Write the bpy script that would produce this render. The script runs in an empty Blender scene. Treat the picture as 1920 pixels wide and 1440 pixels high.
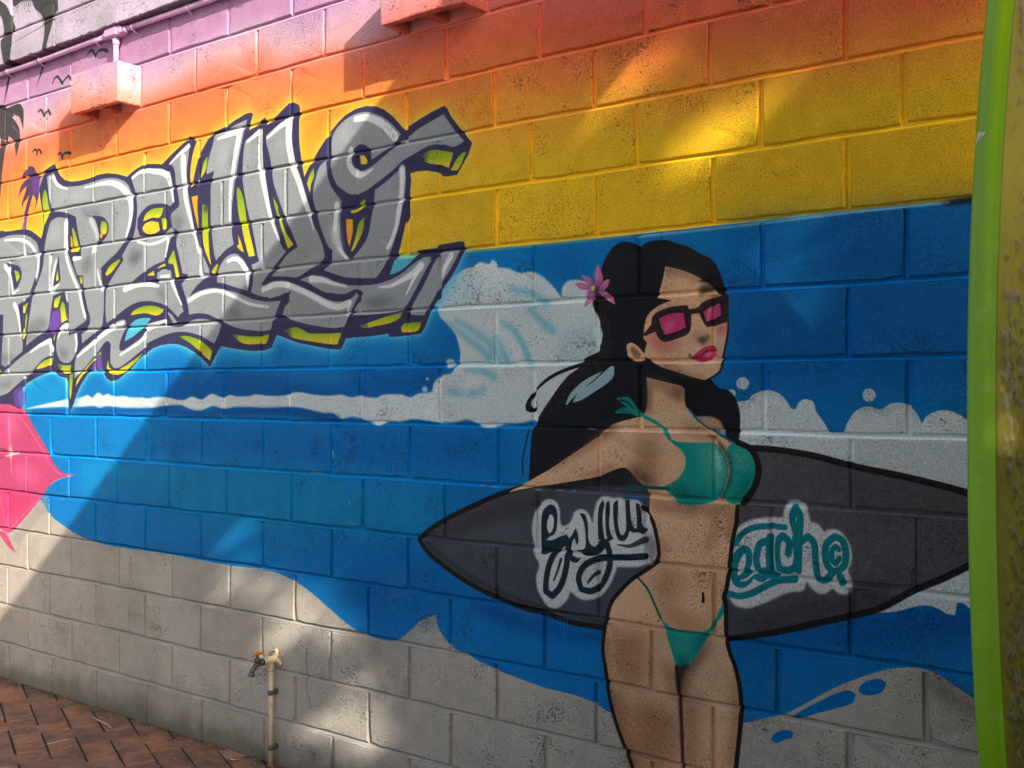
# Painted concrete-block wall with a surf mural, brick paving, a garden tap and a surfboard.
import bpy, bmesh, math, random
import numpy as np
from mathutils import Vector, Matrix, noise as mnoise

C = bpy.context.scene.collection
SC = bpy.context.scene
R = math.radians

# ------------------------------------------------------------------ camera
cam_d = bpy.data.cameras.new('camera'); cam = bpy.data.objects.new('camera', cam_d); C.objects.link(cam)
cam_d.sensor_width = 36.0; cam_d.lens = 37.274; cam_d.clip_start = 0.05; cam_d.clip_end = 500
right = Vector((0.7985, 0.6019, 0.0006)); up = Vector((0.0041, -0.0064, 1.0)); fwd = Vector((-0.6019, 0.7985, 0.0076))
m = Matrix((right, up, -fwd)).transposed().to_4x4(); m.translation = Vector((0.9919, -2.8180, 1.4803))
cam.matrix_world = m
SC.camera = cam

# ------------------------------------------------------------------ daylight
SUN = Vector((-0.305, 0.113, -0.165)).normalized()      # the way the sunlight travels
w = bpy.data.worlds.new('World'); SC.world = w; w.use_nodes = True
wn = w.node_tree.nodes; wl = w.node_tree.links
sky = wn.new('ShaderNodeTexSky'); sky.sky_type = 'NISHITA'; sky.sun_disc = False
sky.sun_elevation = math.asin(-SUN.z); sky.dust_density = 3.5; sky.ozone_density = .4; sky.sun_rotation = math.atan2(-SUN.x, -SUN.y)
wl.new(sky.outputs['Color'], wn['Background'].inputs['Color']); wn['Background'].inputs['Strength'].default_value = 0.12
sun_d = bpy.data.lights.new('sun', 'SUN'); sun_d.energy = 4.9; sun_d.angle = R(0.53); sun_d.color = (1.0, 0.93, 0.82)
sun = bpy.data.objects.new('sun', sun_d); C.objects.link(sun); sun.location = (6, -3, 6)
sun.rotation_euler = SUN.to_track_quat('-Z', 'Y').to_euler()
vs = SC.view_settings
vs.view_transform = 'Standard'; vs.look = 'None'; vs.exposure = 1.22; vs.gamma = 1.0; vs.use_curve_mapping = False
SC.cycles.max_bounces = 8; SC.cycles.diffuse_bounces = 4

# ------------------------------------------------------------------ helpers
GZ = 1.97                    # height of the horizon joint of the mural above the paving
random.seed(7); rng = np.random.default_rng(7)

def obj(name, verts, faces, mat, parent=None, uv=None, smooth=False, loc=None):
    me = bpy.data.meshes.new(name); me.from_pydata([tuple(v) for v in verts], [], faces)
    me.materials.append(mat)
    if uv:
        lay = me.uv_layers.new(name='UVMap')
        co = np.empty(len(me.vertices) * 3); me.vertices.foreach_get('co', co); co = co.reshape(-1, 3)
        li = np.empty(len(me.loops), dtype=np.int32); me.loops.foreach_get('vertex_index', li)
        lay.data.foreach_set('uv', np.stack(uv(co[li]), 1).astype(np.float32).ravel())
    if smooth:
        me.polygons.foreach_set('use_smooth', [True] * len(me.polygons))
    me.validate(); me.update()
    o = bpy.data.objects.new(name, me); C.objects.link(o)
    if parent: o.parent = parent
    if loc: o.location = loc
    return o

def empty(name, loc, label, cat, group=None, kind=None):
    o = bpy.data.objects.new(name, None); C.objects.link(o); o.location = loc; o.empty_display_size = .1
    tag(o, label, cat, group, kind); return o

def tag(o, label=None, cat=None, group=None, kind=None):
    if label: o['label'] = label
    if cat: o['category'] = cat
    if group: o['group'] = group
    if kind: o['kind'] = kind
    return o

class MB:
    """collects simple shapes into one vertex / face list"""
    def __init__(s): s.v = []; s.f = []
    def add(s, v, f):
        n = len(s.v); s.v += [Vector(x) for x in v]; s.f += [tuple(i + n for i in q) for q in f]; return s
    def tube(s, pts, r, n=12, cap=True):
        pts = [Vector(p) for p in pts]; rs = r if isinstance(r, (list, tuple)) else [r] * len(pts)
        prev = None; V = []; F = []
        for i, p in enumerate(pts):
            t = (pts[min(i + 1, len(pts) - 1)] - pts[max(i - 1, 0)]).normalized()
            if prev is None:
                a = t.orthogonal().normalized()
            else:
                a = (prev - t * prev.dot(t)).normalized()
            prev = a; b = t.cross(a)
            for k in range(n):
                q = 2 * math.pi * k / n; V.append(p + (a * math.cos(q) + b * math.sin(q)) * rs[i])
        for i in range(len(pts) - 1):
            for k in range(n):
                F.append((i * n + k, i * n + (k + 1) % n, (i + 1) * n + (k + 1) % n, (i + 1) * n + k))
        if cap:
            F.append(tuple(range(n - 1, -1, -1))); F.append(tuple((len(pts) - 1) * n + k for k in range(n)))
        return s.add(V, F)
    def prism(s, poly, d, at, ax, ay, az, bevel=0.0):
        """polygon in the ax/ay plane pushed d along az, with a small chamfer at the far side"""
        at, ax, ay, az = Vector(at), Vector(ax), Vector(ay), Vector(az); n = len(poly)
        c = sum((Vector((p[0], p[1])) for p in poly), Vector((0, 0))) / n
        def ring(z, sh):
            out = []
            for p in poly:
                q = Vector((p[0], p[1])); e = (c - q)
                q = q + (e.normalized() * min(sh, e.length * .5) if e.length else e)
                out.append(at + ax * q.x + ay * q.y + az * z)
            return out
        rings = [ring(0, 0), ring(d - bevel, 0)] + ([ring(d, bevel * 1.2)] if bevel else [])
        V = sum(rings, []); F = []
        for i in range(len(rings) - 1):
            for k in range(n):
                F.append((i * n + k, i * n + (k + 1) % n, (i + 1) * n + (k + 1) % n, (i + 1) * n + k))
        F.append(tuple(range(n - 1, -1, -1))); F.append(tuple((len(rings) - 1) * n + k for k in range(n)))
        return s.add(V, F)
    def box(s, lo, hi, bevel=0.0):
        x0, y0, z0 = lo; x1, y1, z1 = hi
        return s.prism([(x0, z0), (x1, z0), (x1, z1), (x0, z1)], y1 - y0, (0, y1, 0), (1, 0, 0), (0, 0, 1), (0, -1, 0), bevel)
    def build(s, name, mat, parent=None, **k): return obj(name, s.v, s.f, mat, parent, **k)

def srgb(c):
    c = np.asarray(c, float) / 255.0
    return np.where(c <= .04045, c / 12.92, ((c + .055) / 1.055) ** 2.4)
def rgba(r, g, b): return tuple(srgb((r, g, b))) + (1.0,)

class Mat:
    """short-hand for node materials"""
    def __init__(s, name, rough=.6, base=(.5, .5, .5, 1)):
        s.m = bpy.data.materials.new(name); s.m.use_nodes = True; s.t = s.m.node_tree
        s.b = s.t.nodes['Principled BSDF']; s.b.inputs['Roughness'].default_value = rough; s.b.inputs['Base Color'].default_value = base
    def n(s, t, **k):
        x = s.t.nodes.new('ShaderNode' + t)
        for a, v in k.items():
            if a in x.inputs: x.inputs[a].default_value = v
            else: setattr(x, a, v)
        return x
    def l(s, a, b): s.t.links.new(a, b)
    def noise(s, vec, scale, detail=3, rough=.55):
        x = s.n('TexNoise'); x.inputs['Scale'].default_value = scale; x.inputs['Detail'].default_value = detail; x.inputs['Roughness'].default_value = rough
        if vec is not None: s.l(vec, x.inputs['Vector'])
        return x.outputs['Fac']
    def ramp(s, val, a, b, lo=0.0, hi=1.0):
        x = s.n('MapRange'); x.interpolation_type = 'SMOOTHSTEP'
        for i, v in ((1, a), (2, b), (3, lo), (4, hi)):
            if isinstance(v, (int, float)): x.inputs[i].default_value = v
            else: s.l(v, x.inputs[i])
        s.l(val, x.inputs[0]); return x.outputs[0]
    def math(s, op, a, b=None, clamp=False):
        x = s.n('Math'); x.operation = op; x.use_clamp = clamp
        for i, v in ((0, a), (1, b)):
            if v is None: continue
            if isinstance(v, (int, float)): x.inputs[i].default_value = v
            else: s.l(v, x.inputs[i])
        return x.outputs[0]
    def mix(s, fac, a, b, mode='MIX'):
        x = s.n('Mix'); x.data_type = 'RGBA'; x.blend_type = mode
        for i, v in ((0, fac), (6, a), (7, b)):
            if isinstance(v, (int, float, tuple)): x.inputs[i].default_value = v
            else: s.l(v, x.inputs[i])
        return x.outputs[2]
    def zpos(s, pos):
        x = s.n('SeparateXYZ'); s.l(pos, x.inputs[0]); return x.outputs[2]
    def bump(s, h, dist, strength=1.0, prev=None):
        x = s.n('Bump'); x.inputs['Distance'].default_value = dist; x.inputs['Strength'].default_value = strength
        s.l(h, x.inputs['Height'])
        if prev: s.l(prev, x.inputs['Normal'])
        return x.outputs['Normal']
    def out(s, color=None, normal=None, rough=None):
        if color is not None: s.l(color, s.b.inputs['Base Color'])
        if normal is not None: s.l(normal, s.b.inputs['Normal'])
        if rough is not None: s.l(rough, s.b.inputs['Roughness'])
        return s.m

# ------------------------------------------------------------------ the mural, painted in wall millimetres (x along the wall, z up)
MURAL = r"""
p 0,120,196 1 3 1 0|-5203,1960 -4492,1968 -2798,1975 -1943,1976 -1200,1967 -656,1964 -256,1966 -5,1969 307,1967 639,1965 634,659 406,684 316,714 278,734 234,757 191,768 147,765 100,753 30,721 -43,680 -117,628 -188,582 -231,567 -307,537 -552,483 -744,485 -811,506 -891,517 -995,520 -1103,534 -1215,551 -1315,576 -1394,597 -1435,627 -1460,661 -1467,697 -1535,670 -1578,635 -1630,596 -1683,575 -1799,578 -1874,596 -1940,623 -2138,716 -2262,750 -2368,765 -2604,759 -3007,766 -3415,765 -3577,768 -3681,780 -3801,806 -3989,870 -4089,940 -5193,983
p 0,74,150 0.75 55 1 0|-3050,1562 -2642,1580 -2181,1522 -1773,1470 -1942,1413 -2642,1424 -3089,1408
p 0,74,150 0.7 50 1 0|-1942,1551 -1562,1566 -1388,1545 -1511,1471 -1773,1451
p 0,74,150 0.3 60 1 0|-1045,1944 -837,1953 -817,1842 -918,1814
p 0,92,165 0.5 45 1 0|-1412,1731 -1340,1655 -1388,1582 -1511,1509 -1614,1547 -1461,1621
p 20,156,210 0.8 40 1 0|-4489,1577 -3873,1518 -3920,1414 -4487,1367
p 20,156,210 0.55 60 1 0|-3729,1159 -3290,1176 -2971,1142 -3087,1018 -3728,1006
p 10,140,165 0.5 110 1 0|-3087,1113 -2305,1192 -1941,1147 -1884,970 -2369,911 -3086,947
s 24,160,190 0.42 34 26 18 0|-2971,1123 -2993,895
s 24,160,190 0.42 34 26 18 0|-2839,1129 -2860,906
s 24,160,190 0.42 34 26 18 0|-2693,1102 -2714,917
s 24,160,190 0.42 34 26 18 0|-2571,1109 -2591,926
s 24,160,190 0.42 34 26 18 0|-2469,1146 -2488,934
s 24,160,190 0.42 34 26 18 0|-2354,1152 -2372,943
s 24,160,190 0.42 34 26 18 0|-2226,1126 -2244,952
s 24,160,190 0.42 34 26 18 0|-2088,1158 -2106,963
s 24,160,190 0.42 34 26 18 0|-1955,1146 -1972,973
s 24,160,190 0.42 34 26 18 0|-1856,1151 -1872,981
s 24,160,190 0.42 34 26 18 0|-1613,1169 -1628,999
p 10,140,165 0.55 70 1 0|-1941,1086 -1363,1121 -1411,1062 -1612,972 -1941,945
p 14,120,190 0.6 50 1 0|-1774,1667 -1461,1733 -1436,1639 -1719,1588
p 0,74,150 0.7 55 1 0|-356,766 -17,871 169,936 346,971 345,865 151,810 -137,782 -356,720
p 0,74,150 0.75 40 1 0|-1315,786 -1044,756 -758,734 -758,684 -1132,692 -1315,740
p 0,74,150 0.5 90 1 0|-360,1967 410,1972 408,1501 -360,1473
p 0,74,150 0.35 80 1 0|-1940,925 -1510,905 -1268,800 -1612,608 -1940,643
p 0,92,165 0.5 60 1 0|-3727,801 -2368,782 -2178,738 -2710,771 -3415,777
p 0,74,150 0.4 70 1 0|-3049,1326 -1269,1362 -1088,1278 -1269,1217 -2971,1211
p 16,112,180 0.5 80 1 0|-293,1945 -135,1945 -90,1853 -45,1734 -136,1650 -245,1684
p 30,36,44 0.9 5 1 0|233,1968 323,1974 410,1975 410,1957 317,1955 246,1955
p 225,222,205 0.7 4 1 0|-656,1952 -256,1955 13,1959 259,1960 259,1965 -5,1965 -256,1961 -656,1959
p 200,190,90 0.6 5 1 0|-1614,1959 -1200,1958 -656,1956 -656,1962 -1200,1967 -1614,1970
p 234,232,227 1 3 1 0|-327,1453 -291,1458 -278,1471 -251,1483 -224,1485 -193,1473 -172,1451 -162,1435 -149,1433 -141,1451 -121,1461 -98,1452 -91,1427 -71,1401 -53,1370 -14,1373 -2,1402 22,1433 55,1442 83,1434 107,1448 130,1453 157,1446 177,1426 190,1399 201,1417 228,1432 254,1434 280,1425 301,1410 343,1381 424,1379 502,1338 524,915 382,922 308,937 291,949 276,949 270,917 248,919 231,928 200,933 169,925 124,908 78,898 31,887 -273,838 -355,930 -327,1228
p 234,232,227 0.9 3 1 0|-287,1505 -290,1496 -297,1489 -307,1487 -317,1489 -324,1496 -327,1505 -324,1514 -317,1521 -307,1523 -297,1521 -290,1514
p 234,232,227 0.9 3 1 0|-329,1476 -330,1470 -335,1466 -342,1464 -348,1465 -353,1470 -355,1476 -353,1482 -348,1487 -342,1488 -335,1487 -330,1482
p 234,232,227 0.9 3 1 0|72,1472 69,1464 63,1457 54,1455 45,1457 39,1463 36,1472 39,1481 45,1488 54,1490 63,1488 69,1481
s 170,172,178 0.4 10 14 14 0|-283,1458 -251,1476 -219,1478 -190,1463
s 165,168,176 0.4 10 14 14 0|32,1431 69,1432 102,1418
s 165,168,176 0.4 10 14 14 0|93,1432 125,1444 152,1442 175,1419
p 226,227,222 1 4 1 0|-1478,1834 -1445,1845 -1380,1885 -1340,1903 -1300,1910 -1269,1923 -1231,1914 -1215,1928 -1196,1914 -1193,1899 -1147,1893 -1103,1875 -1059,1876 -1016,1861 -974,1829 -932,1784 -932,1809 -918,1831 -884,1838 -843,1830 -810,1808 -758,1772 -758,1572 -810,1517 -1030,1379 -1045,1387 -1103,1377 -1162,1373 -1215,1360 -1261,1362 -1300,1380 -1331,1385 -1379,1375 -1444,1371 -1511,1379 -1579,1383 -1639,1371 -1701,1373 -1746,1356 -1792,1368 -1838,1381 -1885,1387 -1942,1379 -1990,1399 -2039,1398 -2099,1408 -2160,1417 -2243,1420 -2371,1415 -2481,1418 -2572,1417 -2642,1409 -2713,1420 -2797,1400 -2859,1403 -2934,1422 -3024,1421 -3155,1408 -3362,1406 -3505,1413 -3564,1404 -3609,1412 -3731,1407 -3969,1404 -4255,1391 -4068,1417 -3920,1435 -3840,1446 -3762,1449 -3700,1458 -3670,1465 -3624,1454 -3594,1471 -3565,1475 -3535,1463 -3498,1471 -3448,1459 -3362,1461 -3320,1455 -3237,1455 -3182,1451 -3129,1456 -3037,1456 -2959,1445 -2909,1446 -2859,1460 -2822,1453 -2785,1449 -2725,1472 -2677,1462 -2642,1457 -2607,1467 -2549,1461 -2481,1463 -2437,1470 -2371,1465 -2264,1466 -2212,1478 -2160,1478 -2099,1470 -2010,1466 -1942,1470 -1885,1460 -1838,1467 -1792,1460 -1755,1460 -1728,1470 -1675,1472 -1631,1471 -1587,1461 -1553,1474 -1511,1478 -1486,1483 -1478,1508 -1445,1536 -1396,1545 -1380,1564 -1363,1582 -1356,1606 -1364,1643 -1380,1681 -1412,1713 -1449,1745 -1470,1784
p 226,227,222 0.85 4 1 0|-1499,1526 -1501,1523 -1504,1521 -1509,1521 -1513,1523 -1514,1526 -1513,1530 -1509,1532 -1505,1532 -1501,1529
p 226,227,222 0.85 4 1 0|-1506,1490 -1508,1484 -1515,1480 -1524,1480 -1530,1484 -1533,1490 -1530,1496 -1524,1499 -1515,1499 -1509,1496
p 226,227,222 0.85 4 1 0|-1380,1579 -1384,1569 -1395,1563 -1409,1563 -1420,1570 -1424,1580 -1420,1589 -1409,1595 -1395,1595 -1385,1589
p 168,205,208 0.75 50 1 0|-1445,1851 -1332,1881 -1254,1852 -1285,1787 -1380,1773 -1445,1770
p 176,198,206 0.5 60 1 0|-1192,1782 -1059,1822 -974,1777 -960,1702 -1103,1725
p 150,198,205 0.55 60 1 0|-932,1678 -797,1695 -797,1606 -864,1574 -974,1598
p 196,214,216 0.6 25 1 0|-918,1820 -877,1823 -850,1799 -870,1766 -918,1780
s 84,176,200 0.75 16 16 26 0|-1412,1719 -1340,1673 -1269,1629 -1223,1592
s 84,176,200 0.75 16 16 26 0|-1380,1730 -1300,1690 -1223,1640 -1192,1585
s 84,176,200 0.75 16 16 26 0|-1177,1716 -1118,1678 -1081,1624 -1059,1577
s 84,176,200 0.75 16 16 26 0|-1208,1669 -1177,1626 -1155,1584
s 84,176,200 0.75 16 16 26 0|-1059,1752 -1009,1709 -967,1679
s 84,176,200 0.75 16 16 26 0|-1140,1827 -1059,1805 -995,1772
s 84,176,200 0.75 16 16 26 0|-1332,1557 -1253,1550 -1207,1531
s 84,176,200 0.75 16 16 26 0|-1412,1483 -1316,1477 -1253,1489
s 228,228,224 0.55 12 30 36 0|-1379,1508 -1332,1483
s 228,228,224 0.55 12 30 36 0|-1316,1526 -1277,1495
s 228,228,224 0.55 12 30 36 0|-1445,1521 -1420,1496
s 120,190,205 0.7 4 8 8 0|-1118,1690 -1096,1648 -1081,1612 -1066,1583
p 120,150,180 0.3 30 1 0|-1396,1527 -1332,1532 -1379,1471 -1444,1483
s 6,58,132 0.7 14 16 26 0|-4169,1377 -3731,1391 -3362,1392 -3089,1398 -2834,1388 -2595,1396 -2264,1404 -2109,1390 -1961,1379
h |-5019,2380 -4721,2353 -4550,2327 -4495,2318 -4486,2326 -4440,2315 -4377,2312 -4297,2313 -4236,2308 -4184,2296 -4133,2272 -4091,2248 -4074,2271 -4062,2305 -4066,2337 -4083,2392 -4101,2452 -4109,2498 -4093,2531 -4076,2556 -4068,2582 -4018,2596 -3961,2607 -3944,2575 -3912,2541 -3872,2516 -3816,2501 -3738,2496 -3661,2497 -3586,2505 -3512,2504 -3439,2493 -3382,2478 -3347,2467 -3319,2480 -3270,2496 -3215,2506 -3188,2506 -3134,2499 -3081,2491 -3055,2503 -3003,2529 -2939,2557 -2877,2587 -2833,2558 -2848,2533 -2864,2497 -2873,2452 -2876,2414 -2869,2359 -2860,2373 -2848,2410 -2832,2454 -2820,2487 -2796,2511 -2766,2541 -2724,2578 -2688,2582 -2629,2592 -2577,2608 -2514,2623 -2480,2626 -2460,2618 -2469,2597 -2483,2567 -2485,2554 -2452,2560 -2419,2575 -2408,2584 -2383,2591 -2375,2572 -2372,2557 -2353,2569 -2310,2589 -2268,2612 -2228,2631 -2184,2609 -2175,2594 -2181,2539 -2181,2486 -2178,2447 -2168,2397 -2160,2361 -2150,2321 -2127,2350 -2102,2378 -2072,2412 -2032,2451 -1998,2480 -1959,2508 -1916,2529 -1869,2541 -1813,2544 -1762,2534 -1717,2514 -1677,2484 -1641,2450 -1619,2426 -1602,2434 -1551,2452 -1487,2471 -1430,2483 -1417,2472 -1397,2438 -1365,2402 -1333,2366 -1305,2335 -1321,2297 -1348,2264 -1372,2233 -1429,2234 -1462,2253 -1512,2266 -1563,2269 -1593,2266 -1587,2243 -1591,2209 -1593,2167 -1597,2129 -1610,2086 -1610,2098 -1627,2045 -1645,1999 -1654,1967 -1667,1949 -1693,1908 -1649,1915 -1610,1932 -1575,1955 -1556,1976 -1552,1985 -1503,1986 -1462,1987 -1453,1996 -1400,1999 -1348,2001 -1336,1994 -1336,1971 -1352,1944 -1372,1912 -1400,1877 -1433,1844 -1449,1817 -1466,1796 -1490,1769 -1507,1735 -1520,1711 -1537,1689 -1588,1684 -1649,1680 -1693,1681 -1702,1694 -1738,1689 -1811,1686 -1881,1684 -1921,1681 -1928,1665 -1947,1642 -2000,1643 -2181,1672 -2233,1687 -2275,1699 -2307,1707 -2323,1686 -2339,1658 -2377,1648 -2448,1646 -2516,1652 -2590,1661 -2660,1672 -2684,1648 -2713,1611 -2737,1583 -2755,1601 -2804,1628 -2847,1652 -2897,1672 -2954,1687 -3018,1691 -3084,1687 -3143,1674 -3190,1655 -3231,1636 -3252,1624 -3307,1589 -3363,1561 -3412,1537 -3470,1529 -3506,1542 -3528,1567 -3543,1588 -3610,1584 -3640,1581 -3686,1547 -3731,1505 -3762,1466 -3787,1422 -3824,1376 -3839,1466 -3853,1548 -3905,1555 -3954,1573 -3978,1585 -4036,1572 -4111,1555 -4179,1537 -4230,1520 -4273,1488 -4308,1465 -4272,1389 -4379,1415 -4487,1417 -4828,1291 -5009,1287
p 0,120,196 1 2 1 0|25,687 35,705 59,719 82,725 98,718 91,698 73,683 44,676 30,679
p 0,120,196 1 2 1 0|-163,577 -127,608 -77,641 -32,670 2,681 18,672 6,648 -28,630 -87,605 -137,581
p 0,120,196 1 2 1 0|-223,506 -210,526 -178,542 -155,539 -163,523 -189,510 -205,500
p 95,82,68 0.75 40 1 0|191,761 235,747 282,726 341,696 341,661 256,690 204,727
p 150,146,140 0.7 14 1 0|-4090,933 -4022,977 -4006,897 -4159,805 -4301,702 -4382,721 -4285,795
p 210,70,112 1 3 1 0|-4926,1282 -4658,1401 -4487,1423 -4421,1438 -4339,1433 -4282,1412 -4226,1371 -4163,1314 -4100,1258 -4046,1211 -3993,1156 -3933,1110 -3874,1085 -3772,1078 -3859,1066 -3932,1046 -3992,1019 -4044,980 -4098,932 -4190,869 -4285,804 -4350,765 -4399,749 -4482,763 -4922,836
p 210,70,112 1 3 1 0|-4584,755 -4482,755 -4415,743 -4382,712 -4324,654 -4398,677 -4448,707 -4482,729
p 245,120,165 0.5 50 1 0|-4453,1351 -4355,1378 -4289,1295 -4386,1251
p 240,110,155 0.5 40 1 0|-4336,1110 -4161,1101 -4068,1064 -4191,1000 -4336,1026
p 205,45,105 0.5 40 1 0|-4484,968 -4129,971 -4222,883 -4383,822 -4482,814
s 246,150,185 0.6 3 5 4 0|-4290,1354 -4194,1289 -4084,1202 -3977,1109 -3888,1073
s 246,150,185 0.6 3 5 4 0|-3992,1023 -3917,1051 -3801,1075
s 246,150,185 0.6 3 5 4 0|-4483,925 -4449,842 -4415,769
s 246,150,185 0.6 3 5 4 0|-4382,771 -4222,870 -4098,944
s 245,235,170 0.95 14 22 22 0|-4379,1192 -4376,1146
s 250,245,215 0.9 5 7 7 0|-4435,1144 -4304,1165
s 250,245,215 0.7 4 6 4 0|-4384,1335 -4376,1167 -4368,1050
s 70,30,50 0.9 3 9 4 0|-4691,1182 -4485,1185 -4419,1178
s 120,20,70 0.8 3 9 4 0|-4691,1113 -4485,1134 -4427,1144
p 62,60,58 1 3 1 0|-4688,3031 -4556,2991 -4500,2987 -4464,2978 -4432,2957 -4418,2959 -4373,2964 -4320,2964 -4285,2951 -4263,2920 -4262,2870 -4266,2821 -4284,2860 -4302,2890 -4346,2906 -4373,2901 -4328,2862 -4306,2836 -4297,2770 -4336,2684 -4345,2741 -4363,2780 -4408,2809 -4417,2769 -4430,2776 -4444,2791 -4481,2797 -4499,2813 -4555,2826 -4648,2821 -4705,2762 -4707,2905
s 190,150,150 0.6 2 5 2 0|-4364,2918 -4320,2893 -4293,2866 -4280,2841
s 190,150,150 0.6 2 5 2 0|-4373,2855 -4337,2831 -4310,2800
p 62,60,58 1 3 1 0|-4490,2798 -4430,2785 -4448,2727 -4461,2682 -4483,2592 -4496,2500 -4532,2387 -4579,2391 -4552,2506
p 62,60,58 1 3 1 1|-4670,3618 -4546,3557 -4449,3503 -4401,3448 -4345,3359 -4376,3333 -4384,3286 -4399,3208 -4371,3155 -4398,3111 -4421,3054 -4460,2983 -4437,3077 -4414,3122 -4454,3178 -4479,3240 -4495,3317 -4463,3351 -4472,3410 -4504,3458 -4602,3479
p 62,60,58 1 3 1 1|-4156,3486 -3945,3438 -3937,3363 -3980,3346 -3994,3333 -4015,3275 -4044,3219 -4050,3166 -4072,3104 -4145,3011 -4094,3104 -4080,3148 -4091,3197 -4073,3256 -4073,3319 -4089,3369 -4155,3419 -4171,3450
p 62,60,58 1 3 1 2|-4559,3577 -4438,3517 -4343,3463 -4296,3409 -4241,3323 -4272,3297 -4279,3251 -4294,3175 -4266,3122 -4293,3079 -4316,3023 -4354,2954 -4331,3046 -4308,3090 -4348,3145 -4372,3205 -4388,3281 -4357,3315 -4365,3372 -4397,3419 -4493,3440
p 62,60,58 1 3 1 2|-4056,3447 -3848,3400 -3841,3327 -3883,3309 -3896,3297 -3917,3240 -3945,3185 -3952,3133 -3973,3072 -4045,2981 -3995,3072 -3981,3115 -3992,3164 -3974,3221 -3975,3283 -3989,3332 -4055,3381 -4070,3411
p 62,60,58 1 3 1 2|-4273,3496 -3848,3400 -3876,3361 -3947,3372 -4019,3373 -4077,3421 -4144,3439 -4197,3443 -4242,3433 -4265,3438
s 62,60,58 1 2 7 2 2|-4261,3461 -4257,3441
s 62,60,58 1 2 7 2 2|-4241,3457 -4236,3421
s 62,60,58 1 2 7 2 2|-4220,3452 -4215,3424
s 62,60,58 1 2 7 2 2|-4200,3448 -4195,3427
s 62,60,58 1 2 7 2 2|-4179,3443 -4175,3408
s 62,60,58 1 2 7 2 2|-4159,3439 -4154,3410
s 62,60,58 1 2 7 2 2|-4139,3434 -4134,3413
s 62,60,58 1 2 7 2 2|-4119,3430 -4114,3394
s 62,60,58 1 2 7 2 2|-4099,3425 -4094,3397
s 62,60,58 1 2 7 2 2|-4079,3421 -4074,3399
s 62,60,58 1 2 7 2 2|-4059,3416 -4054,3381
s 62,60,58 1 2 7 2 2|-4039,3412 -4035,3383
s 62,60,58 1 2 7 2 2|-4020,3408 -4015,3386
s 62,60,58 1 2 7 2 2|-4000,3403 -3995,3367
s 62,60,58 1 2 9 2 2|-4059,3401 -4051,3372
s 62,60,58 1 2 9 2 2|-4046,3398 -4040,3361
s 62,60,58 1 2 9 2 2|-4033,3395 -4029,3351
s 62,60,58 1 2 9 2 2|-4019,3392 -4018,3340
s 62,60,58 1 2 9 2 2|-4006,3389 -4007,3329
s 62,60,58 1 2 9 2 2|-3993,3387 -3996,3318
s 62,60,58 1 2 9 2 2|-3980,3384 -3986,3307
s 62,60,58 1 2 9 2 2|-3967,3381 -3975,3297
s 62,60,58 1 2 8 17 0|-3680,3093 -3660,3106 -3637,3105 -3617,3083 -3607,3071
s 62,60,58 1 2 8 17 0|-3611,3070 -3594,3089 -3562,3094 -3529,3086 -3510,3077
s 62,60,58 1 2 8 17 0|-3991,3009 -3970,3031 -3942,3035 -3920,3014 -3899,2994
s 62,60,58 1 2 8 17 0|-3899,2994 -3878,3011 -3843,3022 -3826,3001 -3802,2972
s 62,60,58 1 2 8 17 0|-4125,2889 -4095,2895 -4079,2880 -4066,2861
s 62,60,58 1 2 8 17 0|-4066,2861 -4049,2877 -4025,2883 -4006,2860
s 62,60,58 1 2 8 17 0|-4175,2694 -4149,2703 -4132,2693 -4129,2677
s 62,60,58 1 2 8 17 0|-4129,2679 -4119,2699 -4102,2693 -4089,2677
s 62,60,58 1 2 8 17 0|-3941,2649 -3917,2654 -3901,2642 -3894,2625
s 62,60,58 1 2 8 17 0|-3894,2627 -3882,2645 -3857,2647 -3826,2642
p 76,52,92 1 3 1 0|-4282,2563 -4264,2593 -4213,2623 -4161,2616 -4127,2576 -4110,2565 -4076,2565 -4110,2538 -4109,2493 -4117,2458 -4134,2424 -4155,2393 -4143,2425 -4143,2452 -4169,2477 -4194,2485 -4229,2461 -4255,2446 -4276,2416 -4272,2452 -4238,2503 -4229,2529 -4281,2504 -4303,2479 -4312,2448 -4303,2497 -4281,2536 -4204,2576 -4238,2580 -4264,2570
p 110,72,160 0.8 14 1 0|-4178,2560 -4093,2558 -4101,2510 -4118,2472 -4169,2486
s 76,52,92 1 3 30 34 0|-4186,2479 -4211,2432 -4237,2381 -4245,2345
s 110,72,160 1 6 34 38 0|-4241,2372 -4255,2305
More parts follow.
